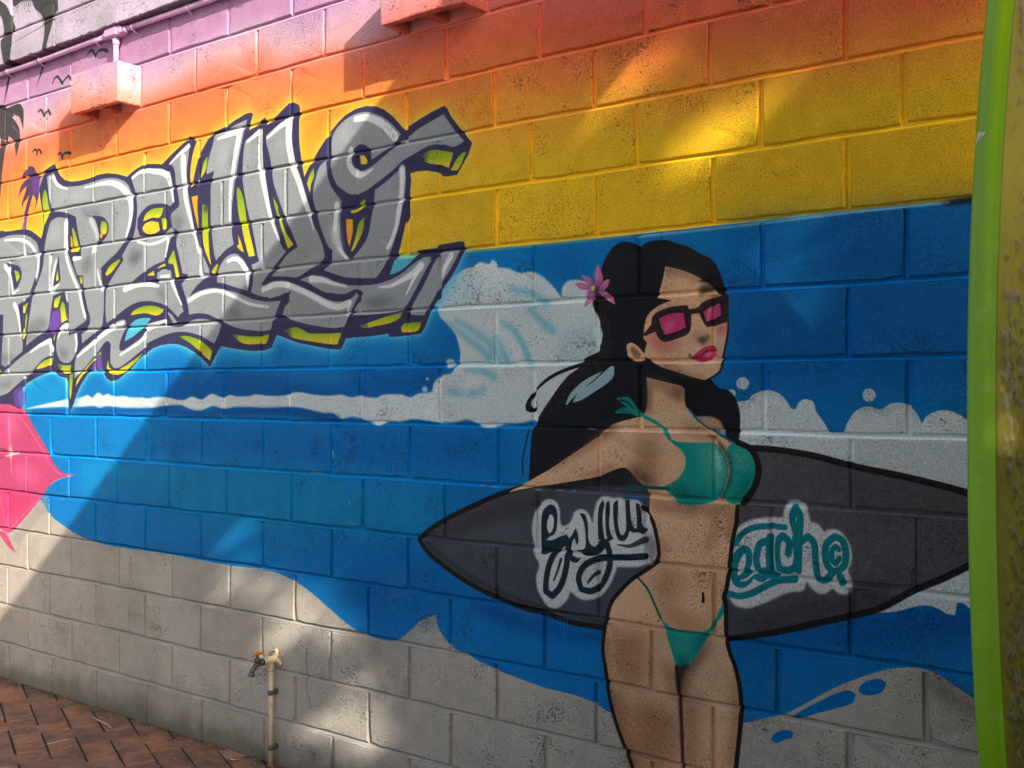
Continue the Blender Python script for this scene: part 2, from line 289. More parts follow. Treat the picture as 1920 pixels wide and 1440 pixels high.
p 60,56,88 1 1.5 0 0|-5019,2380 -4721,2353 -4550,2327 -4495,2318 -4486,2326 -4440,2315 -4377,2312 -4297,2313 -4236,2308 -4184,2296 -4133,2272 -4091,2248 -4074,2271 -4062,2305 -4066,2337 -4083,2392 -4101,2452 -4109,2498 -4093,2531 -4076,2556 -4068,2582 -4018,2596 -3961,2607 -3944,2575 -3912,2541 -3872,2516 -3816,2501 -3738,2496 -3661,2497 -3586,2505 -3512,2504 -3439,2493 -3382,2478 -3347,2467 -3319,2480 -3270,2496 -3215,2506 -3188,2506 -3134,2499 -3081,2491 -3055,2503 -3003,2529 -2939,2557 -2877,2587 -2833,2558 -2848,2533 -2864,2497 -2873,2452 -2876,2414 -2869,2359 -2860,2373 -2848,2410 -2832,2454 -2820,2487 -2796,2511 -2766,2541 -2724,2578 -2688,2582 -2629,2592 -2577,2608 -2514,2623 -2480,2626 -2460,2618 -2469,2597 -2483,2567 -2485,2554 -2452,2560 -2419,2575 -2408,2584 -2383,2591 -2375,2572 -2372,2557 -2353,2569 -2310,2589 -2268,2612 -2228,2631 -2184,2609 -2175,2594 -2181,2539 -2181,2486 -2178,2447 -2168,2397 -2160,2361 -2150,2321 -2127,2350 -2102,2378 -2072,2412 -2032,2451 -1998,2480 -1959,2508 -1916,2529 -1869,2541 -1813,2544 -1762,2534 -1717,2514 -1677,2484 -1641,2450 -1619,2426 -1602,2434 -1551,2452 -1487,2471 -1430,2483 -1417,2472 -1397,2438 -1365,2402 -1333,2366 -1305,2335 -1321,2297 -1348,2264 -1372,2233 -1429,2234 -1462,2253 -1512,2266 -1563,2269 -1593,2266 -1587,2243 -1591,2209 -1593,2167 -1597,2129 -1610,2086 -1610,2098 -1627,2045 -1645,1999 -1654,1967 -1667,1949 -1693,1908 -1649,1915 -1610,1932 -1575,1955 -1556,1976 -1552,1985 -1503,1986 -1462,1987 -1453,1996 -1400,1999 -1348,2001 -1336,1994 -1336,1971 -1352,1944 -1372,1912 -1400,1877 -1433,1844 -1449,1817 -1466,1796 -1490,1769 -1507,1735 -1520,1711 -1537,1689 -1588,1684 -1649,1680 -1693,1681 -1702,1694 -1738,1689 -1811,1686 -1881,1684 -1921,1681 -1928,1665 -1947,1642 -2000,1643 -2181,1672 -2233,1687 -2275,1699 -2307,1707 -2323,1686 -2339,1658 -2377,1648 -2448,1646 -2516,1652 -2590,1661 -2660,1672 -2684,1648 -2713,1611 -2737,1583 -2755,1601 -2804,1628 -2847,1652 -2897,1672 -2954,1687 -3018,1691 -3084,1687 -3143,1674 -3190,1655 -3231,1636 -3252,1624 -3307,1589 -3363,1561 -3412,1537 -3470,1529 -3506,1542 -3528,1567 -3543,1588 -3610,1584 -3640,1581 -3686,1547 -3731,1505 -3762,1466 -3787,1422 -3824,1376 -3839,1466 -3853,1548 -3905,1555 -3954,1573 -3978,1585 -4036,1572 -4111,1555 -4179,1537 -4230,1520 -4273,1488 -4308,1465 -4272,1389 -4379,1415 -4487,1417 -4828,1291 -5009,1287
p 150,154,157 1 1.5 0.5 0|-5019,2321 -4495,2285 -4404,2291 -4315,2288 -4227,2275 -4167,2252 -4124,2222 -4107,2184 -4094,2170 -4102,2086 -4131,2029 -4140,2061 -4174,2005 -4216,1958 -4307,1926 -4298,1885 -4285,1829 -4271,1770 -4262,1720 -4266,1686 -4354,1649 -4434,1608 -4475,1623 -4463,1762 -4457,1882 -4491,1884 -4873,1901
p 150,154,157 1 1.5 0.5 0|-4057,2194 -4041,2246 -4008,2309 -3996,2326 -3935,2339 -3862,2328 -3842,2319 -3848,2264 -3855,2173 -3837,2150 -3813,2105 -3774,2046 -3746,1997 -3758,2028 -3727,1975 -3711,1910 -3688,1849 -3676,1831 -3687,1819 -3749,1796 -3819,1770 -3831,1786 -3847,1813 -3843,1847 -3847,1899 -3864,1948 -3880,1973 -3900,1972 -3973,1954 -3993,1889 -4009,1819 -4021,1793 -4138,1752 -4232,1714 -4206,1822 -4186,1898 -4160,1973 -4114,2033 -4073,2097 -4061,2158
p 150,154,157 1 1.5 0.5 0|-4039,2552 -3977,2566 -3965,2538 -3928,2507 -3879,2485 -3816,2477 -3738,2472 -3661,2475 -3586,2480 -3512,2480 -3439,2472 -3368,2449 -3332,2421 -3311,2386 -3301,2356 -3304,2287 -3321,2232 -3352,2182 -3401,2141 -3459,2108 -3554,2063 -3553,2027 -3542,1968 -3531,1984 -3531,1942 -3534,1859 -3544,1793 -3596,1765 -3717,1712 -3721,1757 -3687,1772 -3649,1805 -3649,1839 -3669,1874 -3688,1930 -3704,1973 -3708,2033 -3704,2037 -3758,2041 -3790,2095 -3798,2132 -3728,2133 -3732,2176 -3752,2233 -3776,2326 -3847,2350 -3927,2367 -3984,2377 -4009,2402 -4021,2456
p 150,154,157 1 1.5 0.5 0|-3315,2459 -3270,2476 -3215,2484 -3148,2481 -3081,2470 -3039,2453 -3022,2412 -3002,2359 -2983,2314 -3009,2289 -3015,2258 -3012,2258 -3008,2203 -2976,2173 -3008,2160 -3040,2108 -3059,2066 -3014,2015 -3000,1968 -2962,1907 -2936,1855 -2911,1831 -2949,1817 -2961,1802 -2961,1806 -3039,1856 -3091,1874 -3158,1886 -3226,1889 -3294,1881 -3364,1859 -3443,1826 -3511,1800 -3519,1858 -3516,1942 -3509,1977 -3509,1966 -3491,1986 -3444,2028 -3373,2085 -3383,2106 -3338,2152 -3296,2189 -3276,2244 -3266,2308 -3273,2365
p 150,154,157 1 1.5 0.5 0|-3891,1799 -3847,1808 -3836,1769 -3831,1749 -3811,1759 -3760,1764 -3756,1710 -3771,1668 -3810,1630 -3857,1620 -3906,1632 -3938,1667 -3948,1716 -3931,1763
p 150,154,157 1 1.5 0.5 0|-3756,1655 -3717,1684 -3656,1708 -3581,1739 -3508,1766 -3442,1797 -3392,1812 -3357,1810 -3350,1793 -3371,1753 -3402,1705 -3406,1676 -3384,1668 -3328,1687 -3252,1717 -3191,1747 -3104,1780 -3052,1802 -3051,1772 -2936,1764 -2885,1783 -2829,1793 -2774,1790 -2720,1781 -2661,1763 -2678,1723 -2708,1684 -2756,1703 -2805,1721 -2885,1737 -2961,1742 -3038,1734 -3130,1714 -3191,1697 -3197,1684 -3252,1657 -3328,1622 -3398,1594 -3448,1591 -3477,1612 -3478,1666 -3474,1703 -3493,1716 -3522,1713 -3566,1680 -3656,1619 -3732,1569 -3778,1544 -3782,1578 -3775,1634
p 150,154,157 1 1.5 0.5 0|-3045,1833 -3013,1824 -2967,1783 -2996,1780 -3019,1808
p 150,154,157 1 1.5 0.5 0|-4434,1590 -4354,1626 -4249,1669 -4137,1703 -4037,1727 -3996,1735 -3979,1690 -3971,1659 -4020,1656 -4086,1635 -4145,1600 -4187,1573 -4239,1551 -4326,1511 -4406,1474 -4488,1456 -4868,1367 -4870,1542 -4489,1570
p 150,154,157 1 1.5 0.5 0|-3026,2477 -2965,2506 -2883,2551 -2889,2500 -2901,2436 -2898,2386 -2882,2314 -2863,2247 -2844,2161 -2819,2124 -2794,2076 -2763,2028 -2745,1989 -2748,1973 -2793,1955 -2842,1927 -2889,1884 -2901,1873 -2917,1904 -2943,1945 -2886,1987 -2927,1996 -2947,2057 -2972,2122 -2969,2156 -2963,2187 -3002,2202 -3012,2262 -2957,2297 -2961,2327 -2983,2407 -3003,2468
p 150,154,157 1 1.5 0.5 0|-2892,1880 -2836,1904 -2763,1915 -2691,1913 -2620,1903 -2534,1883 -2449,1857 -2367,1844 -2286,1843 -2307,1810 -2321,1786 -2334,1762 -2342,1730 -2394,1726 -2449,1730 -2533,1740 -2620,1762 -2661,1778 -2708,1795 -2762,1811 -2823,1817 -2885,1814 -2892,1830 -2898,1861
p 150,154,157 1 1.5 0.5 0|-2694,2568 -2629,2577 -2565,2590 -2497,2600 -2514,2560 -2536,2497 -2559,2419 -2570,2369 -2581,2304 -2593,2238 -2592,2183 -2595,2146 -2583,2093 -2638,2072 -2697,2035 -2706,2047 -2718,2101 -2728,2158 -2734,2215 -2734,2272 -2732,2358 -2711,2416 -2759,2407 -2765,2415 -2747,2474 -2723,2523 -2706,2566
p 150,154,157 1 1.5 0.5 0|-2508,2515 -2408,2552 -2402,2428 -2399,2355 -2374,2266 -2352,2196 -2335,2165 -2308,2102 -2276,2053 -2255,2037 -2324,1986 -2351,1963 -2405,1916 -2372,1907 -2297,1909 -2234,1891 -2249,1878 -2297,1863 -2351,1861 -2416,1870 -2469,1887 -2458,1923 -2455,1959 -2469,2000 -2422,2011 -2433,2041 -2456,2122 -2478,2190 -2495,2239 -2518,2326 -2527,2389 -2519,2480
p 150,154,157 1 1.5 0.5 0|-2691,1941 -2691,1963 -2679,1996 -2650,2031 -2609,2051 -2563,2051 -2523,2026 -2495,1987 -2475,1971 -2477,1935 -2489,1895 -2574,1915 -2644,1934
p 150,154,157 1 1.5 0.5 0|-2377,2515 -2299,2550 -2218,2574 -2225,2510 -2220,2439 -2201,2366 -2178,2300 -2147,2255 -2116,2182 -2096,2132 -2071,2092 -2046,2045 -2033,2003 -2041,1990 -2080,1972 -2141,1948 -2192,1931 -2255,1938 -2340,1944 -2308,1974 -2250,2023 -2187,2050 -2219,2105 -2256,2165 -2277,2206 -2331,2318 -2342,2377 -2358,2440 -2374,2482
p 150,154,157 1 1.5 0.5 0|-1998,2395 -1998,2436 -1988,2465 -1959,2491 -1916,2512 -1868,2523 -1813,2522 -1762,2506 -1712,2480 -1672,2448 -1637,2414 -1659,2394 -1690,2376 -1721,2364 -1748,2354 -1785,2340 -1789,2367 -1798,2384 -1822,2401 -1849,2405 -1873,2395 -1882,2379 -1887,2353 -1873,2324 -1845,2308 -1817,2307 -1771,2321 -1703,2355 -1637,2385 -1606,2396 -1551,2420 -1487,2439 -1434,2454 -1405,2417 -1373,2378 -1340,2346 -1385,2333 -1429,2346 -1479,2354 -1521,2349 -1572,2334 -1624,2318 -1681,2287 -1748,2256 -1803,2233 -1849,2222 -1896,2225 -1934,2245 -1968,2269 -1990,2305 -2000,2341
p 150,154,157 1 1.5 0.5 0|-2027,2371 -2019,2309 -2002,2269 -1973,2235 -1944,2205 -1948,2165 -1953,2118 -1948,2148 -1951,2081 -1943,2040 -1924,2008 -1891,1978 -1872,1990 -1807,2051 -1784,2132 -1770,2180 -1775,2151 -1768,2226 -1721,2246 -1659,2278 -1632,2294 -1624,2286 -1623,2228 -1632,2181 -1636,2133 -1645,2089 -1649,2086 -1667,2039 -1689,1992 -1720,1939 -1761,1900 -1844,1905 -1924,1914 -1972,1927 -2041,1948 -2006,1970 -1996,1993 -2001,2014 -2031,2064 -2061,2125 -2081,2172 -2061,2128 -2081,2179 -2099,2222 -2101,2257 -2086,2307 -2064,2349
p 150,154,157 1 1.5 0.5 0|-2177,1919 -2121,1930 -2050,1922 -1982,1900 -1914,1884 -1844,1878 -1770,1877 -1702,1886 -1640,1905 -1580,1936 -1524,1960 -1524,1960 -1491,1958 -1491,1942 -1512,1918 -1554,1861 -1601,1800 -1627,1779 -1702,1769 -1811,1767 -1886,1769 -1843,1829 -1825,1849 -1858,1863 -1876,1864 -1914,1852 -1962,1852 -2001,1859 -2030,1862 -2080,1882 -2131,1906
p 150,154,157 1 1.5 0.5 0|-2228,1877 -2202,1902 -2120,1873 -2045,1844 -1996,1828 -1933,1823 -1886,1834 -1862,1853 -1853,1839 -1876,1807 -1900,1771 -1914,1748 -1928,1727 -1996,1724 -2095,1738 -2171,1752 -2233,1768 -2275,1788 -2254,1833
p 150,154,157 1 1.5 0.5 0|-2400,1887 -2383,1911 -2329,1922 -2260,1918 -2202,1902 -2228,1877 -2239,1885 -2286,1866 -2356,1856
p 150,154,157 1 1.5 0.5 0|-1441,1974 -1364,1974 -1364,1964 -1380,1937 -1412,1896 -1445,1858 -1470,1821 -1499,1785 -1516,1770 -1520,1752 -1588,1756 -1592,1771 -1567,1808 -1524,1862 -1482,1926 -1453,1961
p 96,98,104 0.6 26 1 0|-4198,1822 -4071,1857 -4021,1819 -4121,1769 -4223,1728
p 96,98,104 0.6 26 1 0|-3735,2082 -3659,2140 -3628,2075 -3689,2036
p 96,98,104 0.6 26 1 0|-3015,2243 -2963,2261 -2912,2221 -2963,2160
p 96,98,104 0.6 26 1 0|-2631,1803 -2574,1834 -2516,1798 -2562,1778
p 96,98,104 0.6 26 1 0|-3310,2109 -3227,2127 -3227,2078 -3295,2059
p 96,98,104 0.6 26 1 0|-1829,1821 -1693,1830 -1649,1805 -1783,1789
p 96,98,104 0.6 26 1 0|-3922,1702 -3826,1682 -3858,1639 -3906,1649
p 96,98,104 0.6 26 1 0|-3131,1944 -3065,1932 -3032,1871 -3091,1894
p 96,98,104 0.6 26 1 0|-3737,2356 -3548,2337 -3585,2307 -3698,2327
p 96,98,104 0.6 26 1 0|-3310,2133 -3227,2106 -3295,2051 -3351,2075
p 96,98,104 0.6 26 1 0|-1973,2235 -1949,2199 -1968,2167
p 96,98,104 0.6 26 1 0|-1876,1807 -1738,1823 -1693,1798
p 96,98,104 0.6 26 1 0|-4490,1679 -4345,1667 -4381,1631 -4489,1623
p 96,98,104 0.6 26 1 0|-4543,1512 -4344,1548 -4415,1502
p 176,180,182 0.6 40 1 0|-2670,2516 -2605,2514 -2622,2420 -2687,2436
p 176,180,182 0.6 40 1 0|-3935,2447 -3738,2442 -3661,2408 -3895,2407
p 176,180,182 0.6 40 1 0|-1959,2471 -1906,2490 -1887,2433 -1968,2418
p 176,180,182 0.6 40 1 0|-2320,2496 -2257,2501 -2251,2436 -2320,2446
p 176,180,182 0.6 40 1 0|-4008,2296 -3910,2313 -3910,2225 -4024,2218
p 60,56,88 1 1.5 0.5 0|-4448,2153 -4358,2138 -4305,2122 -4274,2093 -4278,2061 -4313,2018 -4343,2006 -4366,2035 -4380,2068 -4393,2115 -4421,2140
p 60,56,88 1 1.5 0.5 0|-3929,2153 -3918,2095 -3906,2026 -3977,1996 -3963,2041 -3941,2105
p 60,56,88 1 1.5 0.5 0|-3691,2324 -3585,2311 -3533,2298 -3500,2269 -3492,2240 -3510,2212 -3547,2186 -3584,2174 -3606,2176 -3577,2197 -3577,2230 -3596,2274 -3615,2301
p 60,56,88 1 1.5 0.5 0|-3557,2063 -3459,2110 -3423,2118 -3391,2109 -3371,2089 -3401,2063 -3451,2029 -3494,1990 -3512,1962 -3538,1964
p 60,56,88 1 1.5 0.5 0|-3265,2227 -3262,2267 -3228,2296 -3174,2318 -3107,2319 -3048,2309 -3002,2288 -3015,2266 -3008,2203 -3040,2190 -3067,2181 -3133,2179 -3200,2181 -3248,2189
s 60,56,88 1 1.5 34 34 0|-3042,2483 -3006,2449 -2995,2389 -2977,2336 -2969,2302 -3009,2285
p 60,56,88 1 1.5 0.5 0|-3295,1986 -3247,2007 -3199,2026 -3132,2047 -3053,2061 -3027,2095 -3008,2132 -2995,2163 -3008,2183 -2963,2187 -2969,2160 -2972,2114 -2943,2022 -2924,1990 -2886,1987 -2943,1952 -2962,1950 -2988,1986 -3001,2018 -3020,2016 -3066,2023 -3112,2010 -3112,1982 -3098,1954 -3118,1963 -3199,1976 -3309,1979
s 60,56,88 1 1.5 40 36 0|-2965,1961 -2936,1905 -2911,1854 -2901,1819
g 128,165,38 222,203,48 1 2 1|-4349,2107 -4309,2095 -4291,2071 -4322,2043 -4331,2065
g 128,165,38 222,203,48 1 2 1|-4257,1919 -4207,1935 -4241,1880 -4257,1883
g 128,165,38 222,203,48 1 2 1|-4224,1881 -4215,1863 -4245,1749 -4262,1749 -4254,1801
g 128,165,38 222,203,48 1 2 1|-3933,2087 -3923,2030 -3945,2025 -3949,2040
g 128,165,38 222,203,48 1 2 1|-3960,1935 -3900,1954 -3932,1895 -3968,1896
g 128,165,38 222,203,48 1 2 1|-3891,1923 -3871,1905 -3851,1830 -3899,1817 -3907,1876 -3911,1889
g 128,165,38 222,203,48 1 2 1|-3951,1768 -3967,1729 -3971,1743 -3961,1764
g 128,165,38 222,203,48 1 2 1|-3555,2283 -3518,2275 -3507,2249 -3514,2225 -3540,2219 -3562,2242
g 128,165,38 222,203,48 1 2 1|-3811,2277 -3791,2267 -3747,2173 -3747,2156 -3814,2157 -3790,2172
g 128,165,38 222,203,48 1 2 1|-3743,2031 -3712,2031 -3715,1995 -3731,2005
g 128,165,38 222,203,48 1 2 1|-3520,2033 -3487,2065 -3408,2094 -3398,2085 -3466,2038 -3509,2022
g 128,165,38 222,203,48 1 2 1|-4059,2492 -4042,2477 -4017,2385 -4013,2363 -4058,2309 -4066,2372 -4080,2445
g 128,165,38 222,203,48 1 2 1|-3221,2251 -3200,2281 -3147,2299 -3067,2297 -3080,2269 -3100,2255 -3146,2260 -3187,2255
g 128,165,38 222,203,48 1 2 1|-3083,2249 -3060,2251 -3041,2206 -3073,2199
g 128,165,38 222,203,48 1 2 1|-3119,2029 -3059,2048 -3046,2037
g 128,165,38 222,203,48 1 2 1|-3192,2004 -3139,2022 -3132,2000
g 128,165,38 222,203,48 1 2 1|-3030,2048 -3027,2063 -2991,2104 -2972,2051 -2949,1984 -2972,1977 -2994,2039 -3014,2043
g 128,165,38 222,203,48 1 2 1|-3315,1829 -3294,1848 -3225,1865 -3144,1865 -3065,1846 -3071,1834 -3117,1820 -3198,1834 -3266,1833
g 128,165,38 222,203,48 1 2 1|-4136,1595 -4094,1622 -4036,1641 -3970,1650 -3987,1620 -4052,1603 -4111,1595
g 128,165,38 222,203,48 1 2 1|-3930,1619 -3865,1609 -3810,1611 -3825,1570 -3889,1573 -3921,1597
g 128,165,38 222,203,48 1 2 1|-4489,1595 -4466,1581 -4489,1577 -4516,1586
g 128,165,38 222,203,48 1 2 1|-3825,1565 -3794,1565 -3798,1526 -3809,1466 -3821,1440 -3825,1483
g 128,165,38 222,203,48 1 2 1|-3559,1672 -3551,1659 -3655,1602 -3716,1552 -3762,1513 -3770,1501 -3755,1539 -3671,1602 -3596,1647
g 128,165,38 222,203,48 1 2 1|-3507,1596 -3496,1629 -3485,1595 -3441,1580 -3398,1586 -3328,1610 -3217,1656 -3265,1621 -3342,1581 -3398,1561 -3455,1560 -3492,1571
g 128,165,38 222,203,48 1 2 1|-2961,1724 -2898,1722 -2829,1709 -2762,1680 -2720,1653 -2737,1612 -2762,1627 -2810,1655 -2866,1687 -2916,1707
g 128,165,38 222,203,48 1 2 1|-2789,2281 -2752,2274 -2752,2217 -2749,2160 -2746,2103 -2733,2015 -2757,2055 -2782,2106 -2791,2164 -2793,2221
g 128,165,38 222,203,48 1 2 1|-2721,1978 -2724,1992 -2697,2018 -2682,2015 -2703,1979
g 128,165,38 222,203,48 1 2 1|-2802,2405 -2783,2459 -2756,2482 -2762,2438 -2783,2410 -2826,2381 -2838,2375
g 128,165,38 222,203,48 1 2 1|-2553,2330 -2533,2306 -2513,2259 -2495,2177 -2473,2109 -2447,2036 -2486,2034 -2506,2083 -2529,2151 -2552,2234 -2561,2309
g 128,165,38 222,203,48 1 2 1|-2333,2262 -2303,2219 -2303,2205 -2282,2164 -2261,2119 -2213,2062 -2245,2047 -2277,2117 -2298,2165 -2328,2236
g 128,165,38 222,203,48 1 2 1|-1821,2132 -1830,2080 -1863,2030 -1884,2008 -1891,2010 -1872,2050 -1849,2112
g 128,165,38 222,203,48 1 2 1|-1816,2198 -1826,2172 -1858,2153 -1891,2153 -1896,2163 -1858,2166 -1840,2187
g 128,165,38 222,203,48 1 2 1|-2097,2349 -2094,2318 -2112,2286 -2117,2255 -2127,2277 -2134,2295 -2117,2328
g 128,165,38 222,203,48 1 2 1|-1538,2323 -1496,2336 -1446,2329 -1389,2312 -1409,2262 -1446,2278 -1487,2286 -1521,2299
g 128,165,38 222,203,48 1 2 1|-1340,2309 -1332,2305 -1368,2251 -1401,2253 -1368,2294
g 128,165,38 222,203,48 1 2 1|-1848,1726 -1797,1737 -1720,1754 -1631,1768 -1640,1750 -1684,1733 -1765,1723 -1820,1717
g 128,165,38 222,203,48 1 2 1|-1636,1715 -1618,1727 -1537,1729 -1554,1699 -1631,1695
g 128,165,38 222,203,48 1 2 1|-2265,1724 -2202,1735 -2150,1720 -2120,1708 -2001,1704 -1942,1704 -1966,1661 -2000,1662 -2171,1685 -2223,1697
g 128,165,38 222,203,48 1 2 1|-2590,1720 -2505,1710 -2421,1705 -2355,1712 -2372,1677 -2421,1675 -2505,1677 -2562,1697
p 226,190,50 1 2 1 0|-3227,2219 -3207,2237 -3160,2245 -3106,2236 -3096,2199 -3133,2187 -3180,2189 -3214,2202
p 226,190,50 1 2 1 0|-1845,2364 -1824,2361 -1805,2339 -1812,2327 -1840,2330
p 226,190,50 1 2 1 0|-2563,2084 -2549,2090 -2555,2131 -2537,2100 -2517,2055 -2546,2068
p 240,165,40 1 2 1 0|-2866,2322 -2823,2323 -2825,2262 -2819,2223 -2816,2173 -2831,2213 -2850,2265
p 240,165,40 1 2 1 0|-1917,2133 -1882,2128 -1884,2075 -1900,2026 -1910,2054 -1917,2101
p 240,165,40 1 2 1 0|-3562,2231 -3543,2215 -3551,2203 -3569,2209
p 240,165,40 1 2 1 0|-3822,2240 -3810,2226 -3798,2160 -3818,2159
p 60,56,88 0.8 12 1 0|-2777,2310 -2765,2317 -2734,2291 -2752,2243 -2783,2246
p 60,56,88 0.85 14 1 0|-1555,2316 -1521,2343 -1512,2316 -1521,2292 -1550,2290
p 60,56,88 0.85 14 1 0|-2619,1721 -2562,1719 -2550,1674 -2608,1683
p 60,56,88 0.8 14 1 0|-2286,1724 -2233,1737 -2223,1694 -2265,1702
p 60,56,88 0.8 12 1 0|-1867,1736 -1811,1744 -1802,1714 -1857,1716
p 60,56,88 0.8 12 1 0|-2986,1725 -2942,1727 -2923,1707 -2967,1705
p 60,56,88 0.7 12 1 0|-3954,1619 -3897,1618 -3897,1584 -3937,1580
p 110,72,160 1 4 1 0|-3980,1879 -3923,1881 -3907,1850 -3899,1815 -3939,1790 -3971,1765 -4012,1777 -4004,1819 -3988,1853
p 110,72,160 1 4 1 0|-3588,1651 -3551,1657 -3543,1592 -3610,1584 -3636,1585 -3610,1618
p 110,72,160 0.8 6 1 0|-4353,1479 -4273,1514 -4231,1452 -4262,1397 -4336,1416
p 82,180,205 1 2 1 0|-3329,1776 -3287,1803 -3225,1813 -3157,1810 -3191,1783 -3252,1753 -3300,1731 -3363,1712 -3350,1744
p 82,180,205 1 2 1 0|-1654,1969 -1558,1974 -1575,1955 -1610,1932 -1649,1915 -1691,1908
p 205,205,120 0.7 8 1 0|-1651,1973 -1563,1975 -1567,1967 -1606,1960 -1649,1960
s 238,238,238 0.92 2.5 12 24 0|-4449,2269 -4359,2266 -4288,2258 -4218,2238 -4167,2207 -4128,2168
s 238,238,238 0.92 2.5 22 12 0|-4111,2171 -4115,2109 -4131,2056
s 238,238,238 0.92 2.5 30 14 0|-4443,2134 -4402,2097 -4379,2059 -4366,2016 -4361,1988
s 238,238,238 0.92 2.5 14 4 0|-4357,1984 -4295,2008
s 238,238,238 0.92 2.5 34 12 0|-4343,1928 -4316,1895 -4293,1825 -4280,1765
s 238,238,238 0.92 4 12 34 0|-3949,2128 -3973,2064 -3993,1995 -3997,1982
s 238,238,238 0.92 2.5 30 4 0|-3989,1981 -3916,2010
s 238,238,238 0.92 2.5 20 22 0|-3866,2304 -3866,2222 -3865,2174 -3845,2112 -3797,2035 -3758,1985 -3738,1954 -3711,1884 -3691,1841
s 238,238,238 0.92 2.5 30 12 0|-3855,1802 -3899,1788 -3931,1746
s 238,238,238 0.92 2.5 20 14 0|-3772,1754 -3764,1711 -3771,1677
s 238,238,238 0.92 2.5 26 8 0|-3977,2544 -3944,2505 -3895,2482 -3847,2470
s 238,238,238 0.92 2.5 6 40 0|-3699,2457 -3623,2459 -3549,2460 -3475,2454 -3410,2434 -3360,2403 -3329,2371
s 238,238,238 0.92 2.5 40 14 0|-3318,2370 -3311,2312 -3324,2249 -3352,2194
s 238,238,238 0.7 16 34 20 0|-3645,2300 -3614,2259 -3584,2206
s 238,238,238 0.92 2.5 26 14 0|-3790,2124 -3728,2124
s 238,238,238 0.92 5 38 16 0|-3614,2158 -3629,2142
s 238,238,238 0.92 2.5 14 22 0|-3591,2059 -3568,2007 -3553,1969 -3561,1994 -3546,1960
s 238,238,238 0.92 2.5 14 30 0|-3305,2458 -3249,2476 -3195,2477 -3134,2465 -3081,2455 -3042,2438
s 238,238,238 0.92 2.5 34 12 0|-3035,2437 -3016,2392 -2996,2319
s 238,238,238 0.92 2.5 12 14 0|-3261,2162 -3186,2144 -3113,2145 -3040,2159
s 238,238,238 0.92 2.5 16 10 0|-3031,2154 -3040,2115 -3053,2077
p 238,238,238 0.9 5 1 0|-3092,1997 -3020,1998 -3020,1977 -3089,1985
s 238,238,238 0.92 2.5 30 16 0|-3365,1952 -3267,1966 -3199,1964 -3105,1952
s 238,238,238 0.92 2.5 24 10 0|-3007,1968 -2975,1915 -2936,1859
s 238,238,238 0.92 2.5 14 30 0|-3756,1650 -3656,1695 -3544,1747 -3457,1781
s 238,238,238 0.92 2.5 10 20 0|-3399,1650 -3307,1682 -3225,1716 -3198,1748
s 238,238,238 0.92 2.5 34 12 0|-3184,1767 -3124,1781 -3058,1794
p 238,238,238 0.9 5 1 0|-3442,1793 -3364,1808 -3367,1790 -3406,1779 -3457,1777
s 238,238,238 0.92 2.5 12 30 0|-4188,1682 -4103,1711 -4012,1733 -3979,1690
s 238,238,238 0.92 2.5 10 24 0|-3022,2485 -2965,2514 -2889,2545
s 238,238,238 0.92 2.5 40 12 0|-2926,2497 -2923,2439 -2913,2380 -2907,2321 -2881,2249 -2847,2161 -2825,2109 -2812,2078
s 238,238,238 0.92 2.5 10 34 0|-2688,2547 -2623,2554 -2554,2564
s 238,238,238 0.92 3 34 14 0|-2542,2561 -2570,2469 -2593,2379 -2604,2288 -2604,2195
s 238,238,238 0.92 2.5 12 24 0|-2497,2508 -2419,2539
s 238,238,238 0.92 2.5 26 34 0|-2410,2538 -2413,2466 -2412,2382
s 238,238,238 0.92 2.5 34 12 0|-2401,2363 -2379,2281 -2352,2196 -2330,2147 -2298,2087
s 238,238,238 0.92 2.5 14 30 0|-2621,2026 -2574,2033 -2534,2015 -2503,1980
s 238,238,238 0.92 2.5 20 14 0|-2497,1980 -2492,1950 -2491,1917
s 238,238,238 0.92 2.5 12 26 0|-2369,2505 -2310,2532 -2257,2554
s 238,238,238 0.92 2.5 40 24 0|-2238,2555 -2241,2477 -2230,2423 -2214,2371 -2183,2311 -2152,2238 -2121,2172
s 238,238,238 0.92 2.5 12 5 0|-2121,2172 -2109,2143 -2096,2108
s 238,238,238 0.92 2.5 24 34 0|-1868,2504 -1813,2501 -1767,2485 -1721,2459 -1690,2431 -1665,2407
s 238,238,238 0.92 2.5 22 26 0|-1892,2394 -1904,2362 -1896,2327 -1868,2300 -1840,2290
s 238,238,238 0.92 2.5 22 6 0|-1840,2290 -1812,2294 -1780,2306
s 238,238,238 0.92 4 30 16 0|-1632,2287 -1630,2245 -1636,2182 -1650,2128 -1645,2147 -1663,2071 -1702,2007
s 238,238,238 0.92 4 26 20 0|-1968,2194 -1973,2151 -1977,2100
s 238,238,238 0.75 18 56 30 0|-1977,2093 -1965,2058 -1948,2020
s 238,238,238 0.92 2.5 14 12 0|-1953,2024 -1934,2002 -1912,1983
s 238,238,238 0.92 5 30 8 0|-2110,1919 -2040,1911 -1986,1894 -1914,1879
s 238,238,238 0.92 4 6 30 0|-1747,1866 -1693,1866 -1627,1885 -1571,1907 -1537,1930
s 238,238,238 0.92 2.5 16 6 0|-1554,1909 -1580,1875 -1610,1832
s 238,238,238 0.92 5 24 26 0|-2394,1892 -2329,1909 -2255,1905 -2171,1879 -2095,1849 -2021,1817 -1962,1803 -1900,1815
s 238,238,238 0.92 2.5 12 6 0|-1895,1821 -1905,1795 -1914,1769
s 238,238,238 0.92 5 24 10 0|-2886,1876 -2812,1899 -2721,1909 -2649,1899 -2562,1870 -2477,1840 -2361,1822
s 238,238,238 0.92 4 24 14 0|-1400,1954 -1425,1919 -1441,1885
